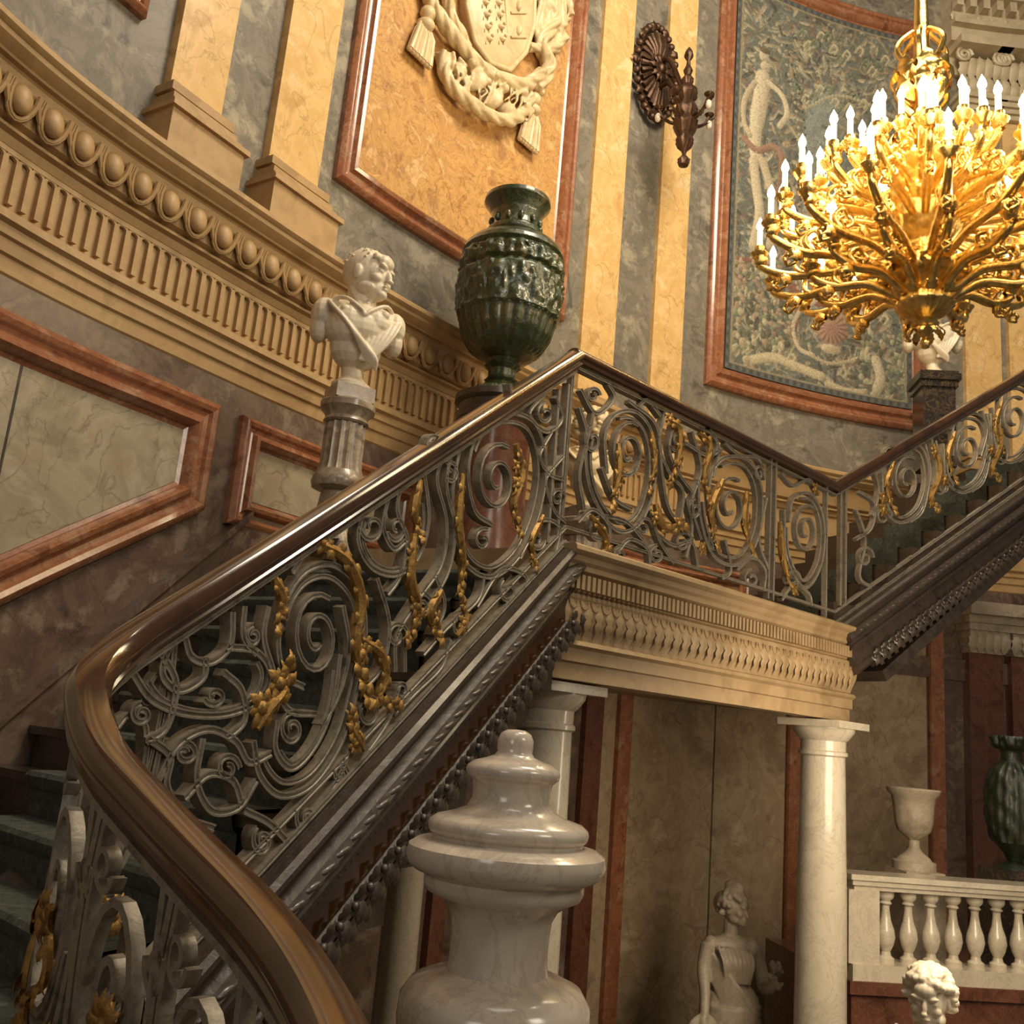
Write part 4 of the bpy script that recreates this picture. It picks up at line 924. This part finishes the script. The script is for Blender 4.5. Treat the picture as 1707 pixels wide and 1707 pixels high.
def garl(pts,r,n=1.0):
    P=smooth([pt(x,y,o) for x,y,o in pts],8); fr=mb.frames(P)
    for st_ in range(4):
        mb.tube([p+(u*math.cos(i*.33+st_*PI/2)+w_*math.sin(i*.33+st_*PI/2))*r*.55 for i,(p,(t,u,w_)) in enumerate(zip(P,fr))],lambda u:r*(.42+.12*math.sin(u*17+st_)),8)
garl([(700,-30,.1),(702,10,.1),(722,50,.12),(752,88,.12),(795,132,.13),(850,150,.13),(885,130,.12)],.065)
garl([(900,-40,.1),(880,0,.1),(905,40,.12),(885,80,.12),(900,120,.1),(880,160,.1)],.075)
garl([(730,-20,.1),(735,30,.1),(765,90,.1)],.05); garl([(725,95,.08),(730,140,.1),(765,182,.12),(815,208,.12),(850,200,.1),(870,170,.1)],.06)
garl([(860,-30,.12),(890,-15,.12),(925,10,.12),(935,35,.1)],.05); garl([(865,85,.1),(900,90,.1),(930,70,.1)],.045); garl([(880,45,.1),(910,55,.12),(932,40,.1)],.045)
for k in range(9): mb.tube(smooth([pt(872+k*6,-30,.10+.02*(k%2)),pt(880+k*5,10,.14),pt(876+k*6,50,.11+.02*(k%2)),pt(884+k*4,95,.09)],4),.022,7)
for a in [(770,140,.10,.13),(800,172,.10,.11),(745,125,.09,.09),(830,190,.09,.08)]:
    mb.ell(pt(a[0],a[1],a[2]),(a[3],.05,a[3]*.8))
for k in range(34):
    x=732+rr.uniform(0,130); y=105+(x-738)*.45+rr.uniform(-12,35)
    mb.tube([pt(x,y,.13),pt(x+rr.uniform(-8,8),y+14,.16),pt(x+rr.uniform(-12,12),y+30,.11)],lambda u:.018*(1-.6*u),6)
for a in ((760,120,.17,.04),(785,150,.18,.03),(800,140,.18,.03),(815,160,.17,.035),(850,165,.15,.04)): mb.ell(pt(a[0],a[1],a[2]),a[3])
obj('drapery_garland',mb,M['relief'],rt,remesh=.010,sm=1)
def tassel(x,y,x2,y2,big=1):
    mb=MB(); a=pt(x,y,.08); b=pt(x2,y2,.07); d=(b-a); L=d.length; d.normalize(); n=wn(W(x,y)[0]); q=d.cross(n)
    mb.ell(a,.06*big); mb.ell(a+d*.1,(.07*big,.06,.05)); 
    for k in range(-3,4):
        for e in (0,1): mb.tube([a+d*.1+q*k*.016,a+d*L*.5+q*k*.026+n*.03*e,a+d*L+q*k*.034+n*.02*e],lambda u:.010+.010*u,7)
        mb.ell(a+d*L+q*k*.034+n*.01,.022)
    obj('tassel',mb,M['relief'],rt)
tassel(700,30,686,103); tassel(878,172,868,248)
# ---------------------------------------------------------------- sconce
pc=WP(1092,122,.05); n=wn(W(1092,122)[0]); tt=V((-n.y,n.x,0)); up_=V((0,0,1))
rt=root('wall_sconce',tuple(pc-V((0,0,.5))),'dark bronze wall sconce with shell back plate and hanging lantern ornament','wall lamp')
mb=MB(); R=Matrix((tt,n,V((0,0,1)))).transposed(); mb.ell(pc,(.22,.05,.44),R,28,14)
for q_ in range(30):
    a=q_*2*PI/30; d=tt*math.cos(a)*.52+up_*math.sin(a)
    e0=pc+d*.10+n*.045; e1=pc+d*.40+n*.03; mb.tube([e0,e0.lerp(e1,.5)+n*.03,e1],lambda u:.012+.018*u,7)
    mb.ell(pc+d*.50+n*.02,(.038,.03,.038)); 
    if q_%3==0: mb.leaf(pc+d*.43+n*.02,d,n,.13,.05,.3,2)
for q_ in range(12):
    a=q_*2*PI/12; mb.leaf(pc+n*.06,tt*math.cos(a)*.6+up_*math.sin(a),n,.18,.04,.35,3)
mb.ell(pc+n*.09,(.05,.04,.06),R)
obj('back_plate',mb,M['bronze'],rt)
lp=atY(1144,180,pc.y-.45); lx,ly=lp.x,lp.y; k=msc(lp)
mb=MB(); mb.tube(smooth([pc+n*.03+V((0,0,.1)),pc+n*.2+V((0,0,.02)),V((lx,ly,lp.z+.22))-n*.05,V((lx,ly,lp.z+.32))],6),.025,8)
mb.tube(smooth([pc+n*.03+V((0,0,-.2)),pc+n*.22+V((0,0,-.25)),V((lx,ly,lp.z-.1))],6),.022,8); obj('bracket_arm',mb,M['bronze'],rt)
zz=lambda y:zfor(lx,ly,y)
LP=[(0,279),(8,276),(10,268),(6,262),(3,258),(5,252),(11,245),(15,236),(11,228),(17,217),(21,207),(16,198),(20,188),(16,178),(10,170),(18,160),(16,150),(8,142),(10,134),(5,126),(8,118),(4,110),(3,102),(8,94),(6,86),(2,80),(0,78)]
mb=MB(); mb.lathe((lx,ly,0),[(r*k,zz(y)) for r,y in LP],24,lambda r,z,a:.008*math.sin(a*8) if r>.05 else 0); obj('lantern_body',mb,M['bronze'],rt)
for q_ in range(5):
    a=q_*2*PI/5+.4; d=V((math.cos(a),math.sin(a),0)); c=V((lx,ly,zz(200)))
    mb=MB(); P=smooth([c,c+d*.10-V((0,0,.03)),c+d*.20+V((0,0,.03)),c+d*.25+V((0,0,.13))],6); mb.tube(P,.016,7)
    for i in range(3,len(P),4): mb.leaf(P[i],d+V((0,0,1)),d,.1,.035,.4)
    mb.lathe(P[-1],[(.01,-.02),(.035,.0),(.045,.015),(.02,.02)],12)
    arm=obj('lamp_arm',mb,M['bronze'],rt)
    if q_ in (0,2,4):
        mb=MB(); mb.ell(P[-1]-V((0,0,.09)),(.028,.028,.045)); obj('bulb',mb,M['glass'],arm)
# ---------------------------------------------------------------- chandelier
cc=atY(1540,368,5.0)
ch=root('candle_chandelier',tuple(cc),'huge gilt bronze chandelier crowded with lit candles at upper right','chandelier')
mb=MB(); cp_=[(.0,-.80),(.02,-.79),(.03,-.76),(.015,-.73),(.05,-.69),(.075,-.65),(.05,-.62),(.11,-.58),(.15,-.54),(.14,-.5),(.09,-.46),(.13,-.42),(.19,-.36),(.20,-.3),(.13,-.24),(.11,-.18),(.16,-.12),(.21,-.05),(.23,.02),(.17,.08),(.12,.13),(.11,.2),(.16,.26),(.18,.32),(.12,.38),(.08,.44),(.06,.52),(.10,.58),(.09,.66),(.05,.72),(.04,.9),(.08,.95),(.09,1.02),(.05,1.1),(.035,1.6),(.035,2.6)]
fc=[]
for i in range(len(cp_)-1):
    for q_ in range(3): fc.append((cp_[i][0]+(cp_[i+1][0]-cp_[i][0])*q_/3,cp_[i][1]+(cp_[i+1][1]-cp_[i][1])*q_/3))
mb.lathe(cc,fc,60,lambda r,z,a:.014*abs(math.sin(a*8)) if r>.08 else 0)
obj('stem',mb,M['gold'],ch,angle=60)
mb=MB()
for z,r,L,nn,ud in ((-.66,.05,.10,8,-1),(-.52,.13,.12,10,1),(-.38,.18,.13,12,1),(-.30,.19,.12,12,-1),(.0,.21,.15,12,1),(.25,.15,.16,10,1),(.45,.07,.18,8,1),(.62,.09,.18,8,-1),(.9,.05,.2,7,1),(1.05,.06,.22,7,-1),(.78,.05,.2,7,1)):
    for q_ in range(nn):
        a=q_*2*PI/nn+z; d=V((math.cos(a),math.sin(a),0)); mb.leaf(cc+d*r+V((0,0,z)),d*.35+V((0,0,ud)),d,L,L*.3,.5)
for z in (.85,1.15):
    for q_ in range(6):
        a=q_*PI/3; d=V((math.cos(a),math.sin(a),0)); mb.tube([cc+d*(.05+.10*math.sin(u*.35))+V((0,0,z-.15+.03*u)) for u in range(10)],.017,6)
obj('acanthus_leaves',mb,M['gold'],ch)
def tier(nn,R,z,zin,a0,sc=1.0,drop=.16):
    src=None
    for q_ in range(nn):
        a=a0+q_*2*PI/nn
        if src is None:
            am=MB()
            P=smooth([(.07,0,zin),(R*.25,0,zin-.03),(R*.5,0,z-drop*.9),(R*.78,0,z-drop),(R*.97,0,z-drop*.62),(R*1.0,0,z-.03)],6)
            am.tube(P,lambda u:.014+.013*math.sin(PI*u),8)
            def curl(cx,cz,r,a0_,tn,rr_):
                am.tube([(cx+r*(1-.8*i/26)*math.cos(a0_+tn*2*PI*i/26),.012*math.sin(i),cz+r*(1-.8*i/26)*math.sin(a0_+tn*2*PI*i/26)) for i in range(27)],lambda u:rr_*(1-.35*u),7)
            curl(R*.70,z-drop+.075*sc,.075*sc,-PI/2,1.4,.016); curl(R*.88,z-drop-.045*sc,.05*sc,PI/2,1.2,.013)
            for (i,sg) in ((12,1),(18,-1),(24,1)):
                T_=(P[i+1]-P[i-1]).normalized(); up1=V((-T_.z,0,T_.x))*sg
                am.leaf(P[i],T_*1.1+up1*.8,V((0,1,0)),.12*sc,.042,.35,3); am.leaf(P[i],T_*1.1+up1*.7+V((0,.25,0)),V((0,-1,0)),.10*sc,.036,.35,3)
            for i in range(8):
                b=i*2*PI/8; d=V((math.cos(b),math.sin(b),0)); am.leaf(V((R,0,z-.045)),d+V((0,0,.45)),V((0,0,1)),.052,.02,.3,2)
            am.lathe((R,0,z),[(.008,-.05),(.030,-.035),(.042,-.01),(.052,.0),(.054,.006),(.03,.006),(.02,.01),(.03,.03),(.03,.05),(.018,.055)],14)
            cb=MB(); cb.lathe((R,0,z+.05),[(.0165,0),(.0165,.105),(.008,.112)],10)
            fb=MB(); fb.lathe((R,0,z+.158),[(.004,0),(.017,.012),(.023,.03),(.018,.052),(.007,.076),(.001,.09)],10)
            for m_ in (am,cb,fb):
                m_.v=[(x+cc.x,y+cc.y,zz_+cc.z) for x,y,zz_ in m_.v]
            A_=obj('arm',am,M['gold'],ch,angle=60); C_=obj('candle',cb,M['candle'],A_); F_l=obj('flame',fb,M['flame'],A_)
            src=(A_,C_,F_l); A_.rotation_euler=(0,0,a)
        else:
            A_=src[0].copy(); C.objects.link(A_); A_.parent=ch; A_.rotation_euler=(0,0,a)
            for s_ in src[1:]:
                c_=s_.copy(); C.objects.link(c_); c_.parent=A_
tier(16,.92,-.16,-.30,.1,1.1,.15); tier(12,.62,-.28,-.44,.3,.9,.13); tier(20,.80,.11,-.02,.25,1.0,.16); tier(18,.58,.28,.15,.1,.8,.13); tier(12,.34,.44,.38,.3,.5,.08)
# ---------------------------------------------------------------- camera, lights, final shift
def area(name,loc,target,size,energy,color):
    l=bpy.data.lights.new(name,'AREA'); l.size=size; l.energy=energy; l.color=color
    o=bpy.data.objects.new(name,l); C.objects.link(o); o.location=loc
    o.rotation_euler=(V(target)-V(loc)).to_track_quat('-Z','Y').to_euler(); return o
area('skylight',(2.6,3.4,8.0),(1.2,7.4,3.4),2.4,500,(1,.88,.68))
area('window_light',(4.5,-1.0,3.5),(-.3,5.0,1.0),1.6,98,(1,.90,.74))
area('hall_window',(-1.6,-2.2,1.2),(0,1.75,-.3),1.2,20,(1,.94,.86))
area('stair_fill',(.3,1.2,3.4),(-1.6,3.8,-.4),1.2,22,(1,.91,.78))  # added fill to brighten the lower-left steps, no window here
area('hall_fill',(2.6,4.6,.1),(2.4,8,-1.2),1.2,54,(1,.82,.58))  # added fill for the statue and wall under the landing, no fixture
for i in range(5):
    a=i*2*PI/5+.4
    l=bpy.data.lights.new('candle_glow','POINT'); l.energy=26; l.color=(1,.82,.52); l.shadow_soft_size=.12
    o=bpy.data.objects.new('candle_glow',l); C.objects.link(o); o.location=cc+V((.66*math.cos(a),.66*math.sin(a),.45))
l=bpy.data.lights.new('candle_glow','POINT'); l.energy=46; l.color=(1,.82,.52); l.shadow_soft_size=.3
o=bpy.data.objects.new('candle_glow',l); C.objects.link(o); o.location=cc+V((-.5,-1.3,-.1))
w=bpy.data.worlds.new('w'); bpy.context.scene.world=w; w.use_nodes=True
w.node_tree.nodes['Background'].inputs[0].default_value=(.9,.76,.60,1); w.node_tree.nodes['Background'].inputs[1].default_value=.12
cam=bpy.data.cameras.new('camera'); co=bpy.data.objects.new('camera',cam); C.objects.link(co); bpy.context.scene.camera=co
cam.sensor_width=36; cam.lens=F_/1707*36; cam.clip_start=.05
Rr=V((cr,-sp_*sr,cp*sr)); Uu=V((-sr,-sp_*cr,cp*cr)); Ff=V((0,cp,sp_))
co.matrix_world=Matrix(((Rr.x,Uu.x,-Ff.x,0),(Rr.y,Uu.y,-Ff.y,0),(Rr.z,Uu.z,-Ff.z,0),(0,0,0,1)))
bpy.context.view_layer.update()
for o in list(bpy.context.scene.objects):
    if o.parent is None: o.location.z+=EYE
bpy.context.scene.view_settings.view_transform='Standard'
bpy.context.scene.view_settings.look='None'
